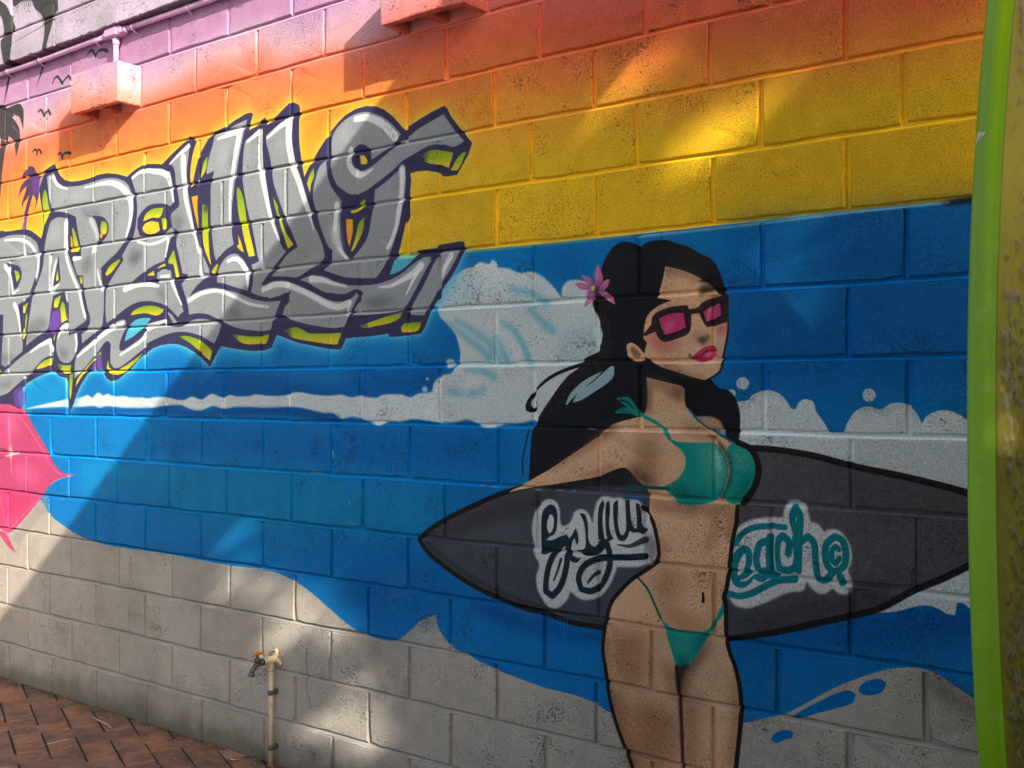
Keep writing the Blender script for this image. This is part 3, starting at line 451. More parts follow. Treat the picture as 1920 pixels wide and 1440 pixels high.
p 84,80,84 1 3 1 0|-1548,958 -1460,1016 -1339,1073 -1154,1147 -960,1191 -797,1216 -552,1297 -283,1321 -116,1309 12,1282 125,1264 215,1247 300,1228 407,1200 525,1163 407,1108 299,1042 235,1003 169,968 78,909 -17,874 -168,822 -274,790 -356,770 -552,746 -771,745 -891,746 -995,762 -1103,771 -1229,799 -1332,830 -1443,879 -1510,918
p 62,58,60 0.6 30 1 0|-1510,980 -1268,1081 -960,1162 -960,1110 -1268,1018 -1485,944
p 110,106,108 0.35 60 1 0|-1363,983 -1088,1067 -1044,948 -1268,927
p 58,55,57 0.7 40 1 0|-295,850 12,946 151,1031 68,910 -137,833 -328,785
s 30,27,28 1 2.5 18 18 0|-1548,958 -1460,1016 -1339,1073 -1154,1147 -960,1191 -797,1216 -552,1297 -283,1321 -116,1309 12,1282 125,1264 215,1247 300,1228 407,1200 525,1163 407,1108 299,1042 235,1003 169,968 78,909 -17,874 -168,822 -274,790 -356,770 -552,746 -771,745 -891,746 -995,762 -1103,771 -1229,799 -1332,830 -1443,879 -1510,918 -1548,958
s 50,46,48 0.6 10 26 10 0|-1510,942 -1339,856 -1132,798 -918,772 -777,760
p 230,228,224 1 4 1 0|-1044,983 -1050,1021 -1046,1061 -1034,1095 -1010,1122 -982,1134 -954,1126 -941,1104 -939,1069 -931,1050 -908,1058 -892,1079 -885,1098 -862,1109 -839,1105 -824,1087 -815,1065 -811,1100 -802,1132 -783,1152 -758,1155 -740,1152 -714,1155 -696,1148 -654,1151 -626,1128 -602,1087 -588,1046 -580,999 -588,974 -619,959 -650,947 -725,939 -736,910 -758,871 -787,842 -824,826 -862,824 -888,837 -900,845 -908,822 -931,797 -958,782 -990,787 -1014,813 -1030,840 -1034,879 -1022,916 -1038,944 -1048,966
p 38,52,60 1 2 1 0|-1016,966 -1016,1037 -1013,1073 -1003,1098 -984,1114 -964,1114 -951,1095 -950,1065 -954,1036 -964,1020 -976,1014 -994,1000 -970,1002 -943,1014 -915,1024 -906,1015 -910,1001 -931,992 -954,981 -974,963 -998,953 -1014,954
p 38,52,60 1 2 1 0|-913,1000 -896,1021 -879,1048 -871,1029 -869,1004 -875,994 -884,1016 -892,1002 -896,980 -892,961 -873,953 -858,956 -873,939 -896,940 -908,963
p 38,52,60 1 2 1 0|-864,1095 -847,1095 -836,1076 -832,1045 -830,1014 -817,996 -802,997 -787,1017 -769,1022 -767,1000 -780,981 -809,967 -847,963 -877,978 -847,984 -841,1000 -843,1038 -849,1069
p 38,52,60 1 2 1 0|-794,1017 -796,1079 -791,1123 -778,1143 -772,1131 -778,1102 -778,1062 -771,1022
p 38,52,60 1 2 1 0|-766,1134 -754,1141 -751,1114 -755,1076 -750,1045 -738,1025 -758,1015 -765,1038 -768,1081
p 38,52,60 1 2 1 0|-739,1133 -723,1147 -722,1116 -723,1078 -714,1042 -704,1038 -694,1056 -694,1093 -697,1147 -681,1149 -678,1109 -672,1076 -661,1062 -655,1065 -656,1105 -660,1141 -646,1139 -639,1106 -636,1076 -622,1062 -633,1049 -650,1052 -667,1050 -681,1055 -689,1033 -704,1021 -722,1026 -735,1059
p 230,228,224 1 2 1 0|-989,1033 -990,1059 -979,1085 -967,1079 -964,1057 -970,1031 -981,1022
s 38,52,60 1 2 21.75 21.75 0|-915,1007 -958,964 -982,920 -994,870 -996,834 -970,821 -939,854 -917,910 -910,959 -906,1001
s 38,52,60 1 2 20.3 20.3 0|-765,1013 -752,977 -754,933 -780,881 -820,854 -858,856 -868,890 -847,930 -798,957 -743,967 -679,973 -629,981
s 70,64,66 1 3 4 20 0|-722,1008 -679,1008 -629,1031
s 60,56,58 1 2 10 6 0|-935,944 -948,907 -964,872
s 60,56,58 1 2 8 12 0|-832,880 -813,902 -796,915
p 50,46,48 0.5 10 1 0|-626,1043 -602,1051 -588,1022 -588,986 -605,972 -623,1001
p 22,92,165 0.7 4 1 0|-704,1166 -672,1165 -626,1162 -616,1153 -672,1153 -700,1157
p 230,228,224 1 4 1 0|-338,1025 -326,1083 -308,1104 -278,1118 -240,1127 -186,1131 -181,1160 -171,1176 -152,1182 -133,1179 -118,1164 -111,1144 -106,1123 -90,1122 -76,1110 -69,1099 -57,1107 -41,1110 -21,1103 -5,1084 6,1056 6,1025 -3,1001 4,984 6,953 -7,937 -26,936 -46,949 -65,933 -83,931 -102,941 -119,960 -128,934 -167,925 -203,907 -240,886 -278,869 -303,864 -329,868 -345,883 -355,908 -345,945 -342,993
s 16,132,142 1 2 17 17 0|-330,1045 -308,1075 -278,1094 -235,1103 -181,1104
p 16,132,142 1 2 1 0|-346,981 -341,1005 -322,1032 -303,1043 -284,1038 -277,1016 -279,992 -285,973 -270,958 -283,937 -308,921 -332,926 -343,945
p 230,228,224 1 2 1 0|-323,951 -324,971 -316,996 -303,1020 -297,1017 -297,993 -307,969 -319,955
p 230,228,224 1 2 1 0|-273,990 -280,966 -293,953 -315,942 -314,938 -293,944 -278,959 -270,974
s 16,132,142 1 2 18 18 0|-265,957 -248,953 -235,964 -215,966
s 16,132,142 1 2 20 20 0|-233,1062 -254,1051 -264,1022 -264,994 -254,973 -235,978
s 16,132,142 1 2 18 18 0|-226,1075 -228,1016 -223,970 -206,969
s 16,132,142 1 2 21 21 0|-171,1031 -169,1063 -186,1080 -202,1063 -205,1018 -198,989 -176,984 -154,993
s 16,132,142 1 2 20 20 0|-146,1084 -159,1131 -151,1161 -137,1139 -139,1080 -142,987
s 16,132,142 1 2 16 16 0|-152,1078 -148,1028 -152,991
s 16,132,142 1 2 19 19 0|-137,1066 -114,1084 -97,1065 -93,1017 -87,972 -67,968 -48,988
s 16,132,142 1 2 19 19 0|-39,1090 -18,1080 -9,1050 -14,1014 -37,996 -55,1003 -66,1031 -62,1068 -39,1090
s 16,132,142 1 2 15 15 0|-28,1055 -37,1063 -47,1051 -47,1026 -37,1016 -27,1032
s 16,132,142 1 2 22 22 0|-25,983 -20,968
s 16,132,142 1 2 19 19 0|-351,900 -316,897 -278,910 -240,933 -203,953 -152,962
p 30,25,26 1 3 0.6 0|-816,1765 -804,1817 -787,1851 -779,1878 -754,1918 -730,1937 -706,1945 -678,1940 -647,1927 -637,1927 -620,1935 -589,1939 -551,1936 -518,1924 -477,1909 -441,1887 -405,1868 -384,1840 -370,1807 -364,1775 -357,1752 -356,1726 -477,1666 -514,1551 -402,1512 -445,1449 -625,1408 -643,1403 -671,1395 -743,1381 -767,1339 -867,1281 -1023,1189 -1063,1182 -1056,1292 -1050,1349 -1034,1384 -1012,1415 -975,1459 -939,1502 -903,1536 -867,1557 -858,1574 -837,1591 -804,1604 -787,1625 -779,1659 -787,1684 -804,1726
p 30,25,26 1 2 1 0|-857,1574 -918,1557 -981,1532 -1023,1502 -1061,1463 -1077,1436 -1074,1419 -1055,1413 -1034,1422 -1029,1441 -1034,1454 -1042,1450 -1039,1432 -1050,1426 -1055,1445 -1039,1476 -1002,1506 -954,1532 -903,1549 -857,1561
s 30,25,26 1 2 5 5 0|-1061,1358 -1077,1305 -1088,1251 -1085,1208
p 160,192,196 1 2 1 0|-918,1442 -898,1476 -857,1510 -807,1535 -777,1545 -817,1514 -852,1489 -892,1459 -913,1438
p 160,192,196 1 2 1 0|-892,1446 -867,1480 -817,1510 -767,1547 -748,1561 -736,1559 -738,1530 -758,1510 -807,1481 -857,1455
p 30,26,26 0.9 10 1 0|-1023,1171 -877,1196 -797,1213 -729,1239 -695,1245 -662,1224 -625,1193 -611,1157 -625,1181 -695,1189 -797,1184 -970,1166
p 248,192,146 1 2.5 0.6 0|-620,1525 -493,1496 -489,1441 -463,1410 -411,1380 -360,1350 -323,1335 -286,1314 -268,1277 -270,1235 -286,1196 -319,1160 -327,1148 -331,1106 -342,1051 -352,956 -359,913 -366,887 -361,866 -359,772 -350,735 -331,691 -318,634 -313,580 -316,529 -322,464 -329,404 -341,291 -633,222 -670,331 -685,368 -712,422 -738,490 -757,560 -765,614 -776,672 -774,733 -760,781 -744,824 -706,870 -654,916 -602,962 -585,974 -578,999 -588,1046 -602,1087 -616,1123 -612,1144 -611,1149 -616,1181 -634,1197 -653,1212 -672,1231 -695,1247 -729,1241 -797,1215 -877,1198 -970,1181 -1077,1162 -1143,1145 -1132,1154 -1088,1174 -1034,1202 -970,1235 -908,1272 -847,1308 -797,1339 -772,1361 -729,1383 -681,1397 -643,1407 -625,1420 -618,1456
p 110,76,60 0.95 24 1 0|-620,1525 -493,1496 -489,1437 -511,1477 -565,1497 -615,1501
p 146,92,62 0.675 45 1 0|-653,1342 -588,1360 -579,1264 -597,1207 -634,1213 -662,1244
p 84,60,48 0.95 24 1 0|-695,1247 -643,1245 -597,1215 -570,1196 -625,1193 -662,1215
p 146,92,62 0.945 24 1 0|-606,1150 -511,1144 -424,1145 -336,1155 -344,1139 -424,1126 -534,1122 -606,1133
p 146,92,62 0.6075 28 1 0|-411,1115 -377,1133 -386,1063 -429,1005 -437,1020 -403,1077
p 146,92,62 0.54 50 1 0|-597,944 -512,957 -502,910 -542,848 -587,856
p 150,88,60 0.4725 40 1 0|-728,721 -633,734 -618,646 -644,588 -717,594
p 146,92,62 0.54 50 1 0|-744,737 -623,753 -613,647 -633,581 -728,584 -755,653
p 146,92,62 0.7425000000000002 60 1 0|-706,523 -542,561 -522,424 -522,362 -659,333
p 90,62,46 0.945 24 1 0|-512,654 -444,726 -396,767 -425,703 -473,643 -493,561 -502,559
p 146,92,62 0.7425000000000002 45 1 0|-502,559 -444,587 -444,379 -493,369
p 146,92,62 0.54 40 1 0|-582,844 -542,786 -512,768 -378,787 -444,812 -512,830
p 146,92,62 0.7425000000000002 14 1 0|-776,714 -755,717 -755,625 -728,520 -659,333 -675,330 -749,516
p 242,194,152 0.54 40 1 0|-602,1481 -534,1473 -516,1425 -570,1408 -602,1436
p 242,194,152 0.54 50 1 0|-767,1339 -671,1358 -681,1292 -797,1255 -837,1278
p 242,194,152 0.4725 40 1 0|-717,841 -659,879 -613,835 -644,791 -712,787
p 242,194,152 0.4725 50 1 0|-444,734 -378,744 -350,663 -378,624 -444,648
p 242,194,152 0.54 25 1 0|-582,714 -542,711 -527,617 -552,595
p 242,194,152 0.4725 50 1 0|-579,1107 -489,1114 -498,1054 -570,1056
p 242,194,152 0.405 30 1 0|-543,1289 -498,1291 -498,1239 -543,1225
p 146,92,62 0.6075 26 1 0|-755,561 -706,569 -644,336 -675,330
p 146,92,62 0.675 26 1 0|-341,690 -318,634 -315,529 -332,403 -359,397 -341,545
p 146,92,62 0.54 24 1 0|-572,680 -527,661 -512,558 -542,570
p 146,92,62 0.675 20 1 0|-344,1147 -327,1148 -344,1051 -361,1065
p 146,92,62 0.54 24 1 0|-588,1046 -574,999 -585,974 -568,970 -547,1008 -568,1048
p 146,92,62 0.675 18 1 0|-787,1355 -738,1377 -719,1365 -817,1304 -908,1259 -970,1230 -991,1229 -857,1303
p 146,92,62 0.675 16 1 0|-877,1205 -797,1221 -729,1245 -738,1257 -817,1229
p 146,92,62 0.4725 24 1 0|-489,1402 -411,1364 -377,1349 -437,1340 -507,1362
p 242,194,152 0.405 26 1 0|-579,1280 -534,1313 -498,1291 -543,1257
p 242,194,152 0.405 50 1 0|-701,697 -623,717 -613,647 -675,610
p 242,194,152 0.405 50 1 0|-444,535 -378,556 -369,455 -425,426
p 96,66,52 0.675 20 1 0|-489,1489 -542,1485 -597,1509 -511,1449
p 96,66,52 0.675 14 1 0|-625,1521 -602,1489 -606,1416 -625,1416
p 62,46,42 0.675 40 1 0|-559,1923 -477,1900 -405,1848 -377,1785 -398,1799 -448,1829 -514,1856 -551,1862
p 52,44,44 0.4725 40 1 0|-746,1925 -682,1923 -674,1844 -722,1819 -763,1863
p 30,25,26 1 3 1 0|-597,1553 -511,1520 -411,1520 -385,1494 -352,1485 -331,1465 -319,1435 -315,1404 -317,1359 -319,1330 -352,1344 -367,1373 -386,1399 -424,1409 -454,1410 -476,1429 -489,1445 -493,1489 -542,1517
p 205,155,118 1 6 1 0|-454,1406 -411,1409 -381,1399 -367,1377 -365,1357 -403,1376 -437,1391
p 22,160,146 1 2 1 0|-543,1345 -520,1334 -476,1331 -433,1332 -403,1331 -373,1311 -356,1281 -352,1246 -360,1211 -377,1179 -411,1158 -467,1147 -511,1152 -543,1178 -565,1196 -534,1210 -511,1227 -494,1251 -489,1283 -502,1306 -529,1325 -552,1345 -570,1372 -561,1373
p 22,160,146 1 2 1 0|-323,1335 -286,1314 -268,1277 -270,1239 -286,1200 -319,1162 -352,1162 -373,1176 -356,1208 -344,1247 -348,1285 -356,1308 -344,1331
p 112,188,166 0.8370000000000001 30 1 0|-454,1324 -403,1325 -360,1280 -360,1227 -386,1194 -420,1231 -437,1285
p 190,232,218 0.81 14 1 0|-403,1318 -377,1303 -369,1249 -390,1256
p 112,188,166 0.81 24 1 0|-331,1328 -294,1302 -298,1260 -335,1270
p 10,92,86 0.81 26 1 0|-543,1193 -507,1211 -480,1189 -411,1177 -446,1152 -511,1152
p 10,92,86 0.81 22 1 0|-286,1253 -272,1239 -294,1199 -323,1167 -344,1166
s 40,70,62 0.85 8 12 12 0|-377,1326 -350,1289 -344,1247 -354,1208 -373,1178
s 92,66,54 0.6 6 8 8 0|-415,1354 -386,1341 -365,1315
s 22,160,146 1 2 11 11 0|-643,1411 -597,1392 -565,1372 -543,1345
s 40,98,90 1 2 6 6 0|-463,1410 -428,1383 -386,1361 -335,1335
s 10,92,86 1 2 10 10 0|-686,1190 -625,1191 -547,1191
p 22,160,146 0.85 3 1 0|-639,1407 -657,1436 -686,1465 -729,1461 -705,1444 -671,1419 -653,1403
p 22,160,146 0.75 3 1 0|-738,1414 -705,1433 -662,1423 -648,1407 -690,1414
s 30,25,26 1 2 5 3 0|-714,1456 -686,1448 -667,1427
p 22,160,146 1 2 1 0|-577,813 -552,785 -512,773 -463,773 -425,782 -396,814 -368,861 -361,874 -364,844 -392,806 -415,769 -444,721 -473,682 -502,662 -517,664 -537,712 -562,779
p 80,170,150 0.675 24 1 0|-527,749 -473,761 -463,723 -497,700 -522,710
p 10,92,86 0.945 14 1 0|-522,688 -478,699 -502,662
p 10,92,86 0.81 14 1 0|-444,760 -415,773 -454,707
s 10,92,86 1 2 7 7 0|-651,914 -618,884 -592,838 -572,800
s 22,160,146 1 2 7 7 0|-364,874 -378,842 -401,809
s 30,22,20 1 2 6 9 0|-432,893 -431,879 -432,867
s 34,24,22 1 2.5 13 13 0|-636,1130 -616,1114 -598,1085 -586,1046 -578,999 -583,974 -602,955 -640,929 -679,901 -714,866 -743,832 -758,796 -772,733 -777,672 -766,614 -758,560 -740,490 -713,422 -686,368 -670,331 -639,225
s 34,24,22 1 2.5 13 14 0|-323,1152 -327,1106 -338,1052 -350,957 -357,913 -365,887 -359,866 -357,773 -348,735 -330,692 -316,635 -311,580 -314,529 -321,465 -328,404 -339,296
s 52,26,22 1 4 12 8 0|-518,664 -515,619 -507,567 -503,494 -498,368 -495,259
p 44,26,22 0.9 8 1 0|-522,662 -478,679 -498,639 -506,576 -515,619
s 34,24,22 1 2.5 17 20 0|-323,1337 -282,1318 -261,1281 -260,1243 -276,1201 -307,1163
p 248,192,146 1 2.5 0.6 0|-557,1858 -507,1844 -459,1824 -409,1795 -387,1770 -361,1758 -351,1684 -354,1652 -361,1614 -370,1575 -377,1543 -391,1530 -420,1516 -448,1520 -488,1531 -533,1545 -570,1556 -605,1573 -624,1587 -628,1600 -620,1631 -632,1644 -628,1685 -616,1715 -582,1740 -536,1755 -585,1764 -574,1793 -563,1829
s 34,24,22 0.9 2 7 6 0|-352,1684 -353,1652 -360,1614 -369,1575 -376,1543 -391,1530 -420,1515
p 120,84,64 0.81 14 1 0|-555,1856 -507,1842 -459,1823 -409,1793 -448,1806 -507,1826 -557,1836
p 146,92,62 0.54 20 1 0|-412,1774 -363,1758 -356,1726 -405,1748
p 146,92,62 0.4725 20 1 0|-477,1646 -448,1665 -427,1645 -452,1629
p 130,88,62 0.675 14 1 0|-605,1573 -533,1555 -448,1528 -419,1521 -448,1518 -533,1543
p 242,194,152 0.4725 24 1 0|-409,1670 -377,1662 -377,1598 -405,1631
p 242,194,152 0.4725 40 1 0|-533,1828 -477,1814 -459,1777 -533,1781
p 70,52,44 0.9 10 1 0|-448,1776 -441,1789 -419,1797 -401,1793 -394,1776 -412,1771 -441,1763
p 30,25,26 1 4 1 0|-448,1806 -409,1796 -387,1771 -359,1755 -363,1784 -384,1831
s 30,25,26 0.0 2 4 12 0|-624,1691 -605,1718 -578,1737 -536,1753
p 216,84,104 0.675 26 1 0|-624,1651 -593,1660 -551,1629 -485,1640 -514,1614 -570,1606 -612,1630
p 216,84,104 0.945 18 1 0|-391,1673 -354,1678 -359,1652 -387,1650
p 48,34,38 1 2.5 0.5 0|-633,1656 -605,1684 -603,1707 -585,1722 -540,1735 -484,1738 -477,1725 -448,1730 -434,1743 -405,1754 -377,1759 -350,1762 -350,1684 -387,1675 -419,1670 -430,1684 -444,1712 -470,1710 -472,1666 -485,1650 -514,1640 -559,1631 -578,1641 -591,1663 -628,1650
p 222,60,118 1 2 0.4 0|-585,1703 -540,1719 -492,1719 -483,1670 -521,1656 -559,1647 -574,1676
p 206,70,122 1 2 0.4 0|-435,1718 -405,1735 -373,1743 -370,1701 -391,1692 -421,1682 -430,1700
s 48,34,38 1 2 10 10 0|-586,1704 -540,1720 -491,1720 -482,1669 -521,1655 -560,1646 -576,1675 -586,1704
s 48,34,38 1 2 9 9 0|-436,1718 -405,1735 -373,1744 -369,1700 -391,1691 -422,1681 -431,1700 -436,1718
p 244,140,180 0.7425000000000002 16 1 0|-566,1683 -536,1701 -521,1681 -551,1655
s 238,160,190 0.7 5 8 5 0|-409,1725 -418,1687
s 238,160,190 0.6 4 6 4 0|-391,1731 -398,1699
p 84,58,48 0.85 9 1 0|-452,1637 -430,1645 -410,1649 -410,1636 -427,1619 -441,1622
p 212,52,92 1 2.5 1 0|-474,1579 -452,1596 -427,1612 -402,1616 -391,1608 -391,1592 -405,1578 -430,1568 -455,1572
p 236,130,160 0.945 10 1 0|-427,1593 -398,1602 -402,1586 -423,1576
s 110,26,50 1 2 4 3 0|-468,1581 -437,1588 -419,1599 -395,1603
s 70,40,34 1 4 8 3 0|-475,1590 -472,1579
p 248,192,146 1 2 1 0|-690,1605 -692,1622 -678,1632 -659,1625 -639,1607 -626,1590 -630,1580 -647,1574 -671,1577 -686,1591
p 120,92,76 0.85 6 1 0|-680,1612 -673,1622 -655,1611 -639,1594 -647,1584 -667,1591
p 198,112,156 1 2 1 0|-806,1828 -808,1853 -797,1882 -783,1858 -777,1833 -791,1810 -808,1811
p 198,112,156 1 2 1 0|-860,1852 -837,1847 -816,1832 -808,1814 -820,1815 -841,1830
p 198,112,156 1 2 1 0|-883,1826 -858,1828 -828,1815 -820,1804 -858,1805
p 198,112,156 1 2 1 0|-833,1798 -841,1777 -847,1749 -828,1759 -808,1776 -806,1796
p 198,112,156 1 2 1 0|-795,1796 -771,1772 -730,1751 -746,1779 -771,1796
p 198,112,156 1 2 1 0|-787,1813 -771,1829 -752,1832 -758,1811 -775,1798 -791,1799
p 120,66,110 0.81 14 1 0|-837,1826 -787,1830 -771,1794 -812,1783 -833,1798
p 226,196,110 1 3 1 0|-822,1811 -814,1817 -805,1810 -808,1800 -818,1799
s 228,150,186 0.7 2 4 2 0|-795,1873 -797,1845 -804,1817
s 228,150,186 0.7 2 4 2 0|-854,1847 -833,1831 -818,1816
s 228,150,186 0.7 2 4 2 0|-875,1822 -849,1815 -822,1808
s 228,150,186 0.7 2 4 2 0|-841,1756 -826,1773 -816,1794
s 228,150,186 0.7 2 4 2 0|-738,1756 -767,1777 -791,1796
s 228,150,186 0.7 2 4 2 0|-758,1827 -775,1814 -791,1804
s 120,150,190 0.5 1.5 2 3 0|-939,766 -937,718
s 120,150,190 0.5 1.5 2 3 0|-924,763 -922,700
s 120,150,190 0.5 1.5 2 3 0|-910,759 -910,729
s 120,150,190 0.5 1.5 2 3 0|-947,768 -947,741
s 50,44,38 0.8 1.5 3 2 0|-2131,482 -2137,432 -2128,388 -2131,329 -2116,286 -2110,250
s 50,44,38 0.8 1.5 3 2 0|-2225,792 -2216,789
s 96,84,70 0.3 10 14 4 0|-3309,726 -3312,567
s 96,84,70 0.3 10 12 4 0|-3316,494 -3319,348
s 96,84,70 0.3 10 10 4 0|-3715,471 -3724,342
s 96,84,70 0.3 10 16 4 0|-1612,455 -1616,339
s 96,84,70 0.3 10 10 4 0|-481,434 -481,371
s 96,84,70 0.3 10 12 4 0|-1188,488 -1190,398
s 40,140,205 0.4 5 4 2 0|-2375,899 -2378,813
s 40,140,205 0.4 5 4 2 0|-2273,1003 -2276,876
s 40,140,205 0.4 5 4 2 0|-2142,1033 -2145,950
s 40,140,205 0.4 5 4 2 0|-2028,938 -2031,836
s 40,140,205 0.4 5 4 2 0|-1898,1029 -1901,957
s 40,140,205 0.4 5 4 2 0|-1772,939 -1775,880
s 40,140,205 0.4 5 4 2 0|-1613,1106 -1615,1010
s 40,140,205 0.4 5 4 2 0|-1424,1173 -1426,1098
s 40,140,205 0.4 5 4 2 0|-1245,1236 -1248,1182
s 40,140,205 0.4 5 4 2 0|-1132,1223 -1134,1188
s 170,166,158 0.65 3 5 3 0|-1268,1162 -1253,1162
s 170,166,158 0.65 3 5 3 0|-1218,1161 -1192,1161
s 170,166,158 0.65 3 5 3 0|-2113,1167 -2048,1167
s 170,166,158 0.65 3 5 3 0|-1997,1256 -1997,1229
s 170,166,158 0.65 3 5 3 0|-1900,1074 -1899,1055
s 170,166,158 0.65 3 5 3 0|-793,1350 -792,1327
s 170,166,158 0.65 3 5 3 0|-792,1305 -791,1283
s 170,166,158 0.65 3 5 3 0|-1034,1161 -1014,1161
s 170,166,158 0.65 3 5 3 0|-954,1165 -931,1165
s 170,166,158 0.65 3 5 3 0|-892,1166 -881,1166
s 170,166,158 0.65 3 5 3 0|-833,1365 -804,1362
s 170,166,158 0.65 3 5 3 0|-623,962 -598,959
"""
X0, X1, Z0, Z1 = -5.35, 1.25, -0.12, 3.92          # metres of wall the painting covers
PX = 1.7                                           # millimetres to a texel
NW, NH = int((X1 - X0) * 1000 / PX), int((Z1 - Z0) * 1000 / PX)

def smooth_noise(h, w, cell, seed):
    r = np.random.default_rng(seed); gh, gw = max(2, int(h / cell) + 3), max(2, int(w / cell) + 3)
    g = r.random((gh, gw)); y = np.linspace(0, gh - 1.001, h); x = np.linspace(0, gw - 1.001, w)
    iy = y.astype(int); ix = x.astype(int); fy = (y - iy); fx = (x - ix); fy = (fy * fy * (3 - 2 * fy))[:, None]; fx = (fx * fx * (3 - 2 * fx))[None]
    a = g[np.ix_(iy, ix)]; b = g[np.ix_(iy, ix + 1)]; c = g[np.ix_(iy + 1, ix)]; d = g[np.ix_(iy + 1, ix + 1)]
    return ((a * (1 - fx) + b * fx) * (1 - fy) + (c * (1 - fx) + d * fx) * fy).astype(np.float32)

def spline(P, k, closed=True, n=5):
    """Catmull-Rom through the points; k: 1 keeps only sharp corners, 0.5 keeps more of them, 0 keeps all straight"""
    P = np.asarray(P, float); N = len(P)
    if k == 0 or N < 3: return P
    lim = {1: 62, .6: 48, .5: 40}.get(k, 55)
    idx = lambda i: i % N if closed else min(max(i, 0), N - 1)
    T = np.zeros_like(P); corner = np.zeros(N, bool)
    for i in range(N):
        a, b, c = P[idx(i - 1)], P[i], P[idx(i + 1)]; u = b - a; v = c - b; lu, lv = np.hypot(*u), np.hypot(*v)
        if lu < 1e-6 or lv < 1e-6: corner[i] = True; continue
        ang = math.degrees(math.acos(max(-1, min(1, float(u @ v) / (lu * lv)))))
        if ang > lim: corner[i] = True
        else: T[i] = (c - a) / (lu + lv)
    out = []
    for i in range(N if closed else N - 1):
        j = idx(i + 1); a, b = P[i], P[j]; L = np.hypot(*(b - a))
        ta = T[i] * L if not corner[i] else (b - a) * .9; tb = T[j] * L if not corner[j] else (b - a) * .9
        for q in range(n):
            s = q / n; s2, s3 = s * s, s * s * s
            out.append((2 * s3 - 3 * s2 + 1) * a + (s3 - 2 * s2 + s) * ta + (-2 * s3 + 3 * s2) * b + (s3 - s2) * tb)
    if not closed: out.append(P[-1])
    return np.array(out)

def box_blur(mk, r):
    if r < 1: return mk
    for ax in (0, 1):
        for _ in range(3):
            k = int(r); pad = [(0, 0), (0, 0)]; pad[ax] = (k + 1, k)
            c = np.cumsum(np.pad(mk, pad, mode='edge'), axis=ax, dtype=np.float32)
            mk = (c[2 * k + 1:] - c[:-2 * k - 1] if ax == 0 else c[:, 2 * k + 1:] - c[:, :-2 * k - 1]) / (2 * k + 1)
    return mk

def coverage(polys, pad):
    """exact-ish coverage of closed outlines (in mm): list of Nx2 -> (mask, row0, col0)"""
    A = [np.stack([(p[:, 0] - X0 * 1000) / PX, (p[:, 1] - Z0 * 1000) / PX], 1) for p in polys]
    lo = np.floor(np.min([a.min(0) for a in A], 0)).astype(int) - pad; hi = np.ceil(np.max([a.max(0) for a in A], 0)).astype(int) + pad + 1
    lo = np.maximum(lo, 0); hi = np.minimum(hi, (NW, NH))
    if hi[0] <= lo[0] or hi[1] <= lo[1]: return None, 0, 0
    w_, h_ = hi - lo; SS = 3
    buf = np.zeros((h_ * SS, w_ + 2), np.float32)
    for a in A:
        a = a - lo; b = np.roll(a, -1, 0); area = float(np.sum(a[:, 0] * b[:, 1] - b[:, 0] * a[:, 1])); sg = 1.0 if area > 0 else -1.0
        for (x0, y0), (x1, y1) in zip(a, b):
            if y0 == y1: continue
            d = -sg if y1 > y0 else sg
            ya, yb = (y0, y1) if y0 < y1 else (y1, y0)
            r0 = max(0, math.ceil(ya * SS - .5)); r1 = min(h_ * SS - 1, math.ceil(yb * SS - .5) - 1)
            if r1 < r0: continue
            rows = np.arange(r0, r1 + 1); x = x0 + ((rows + .5) / SS - y0) * (x1 - x0) / (y1 - y0)
            x = np.clip(x, 0, w_); ix = x.astype(int); fr = x - ix
            buf[rows, ix] += d * (1 - fr); buf[rows, ix + 1] += d * fr
    cov = np.clip(np.abs(np.cumsum(buf, 1)[:, :w_]), 0, 1).reshape(h_, SS, w_).mean(1)
    return cov, lo[1], lo[0]

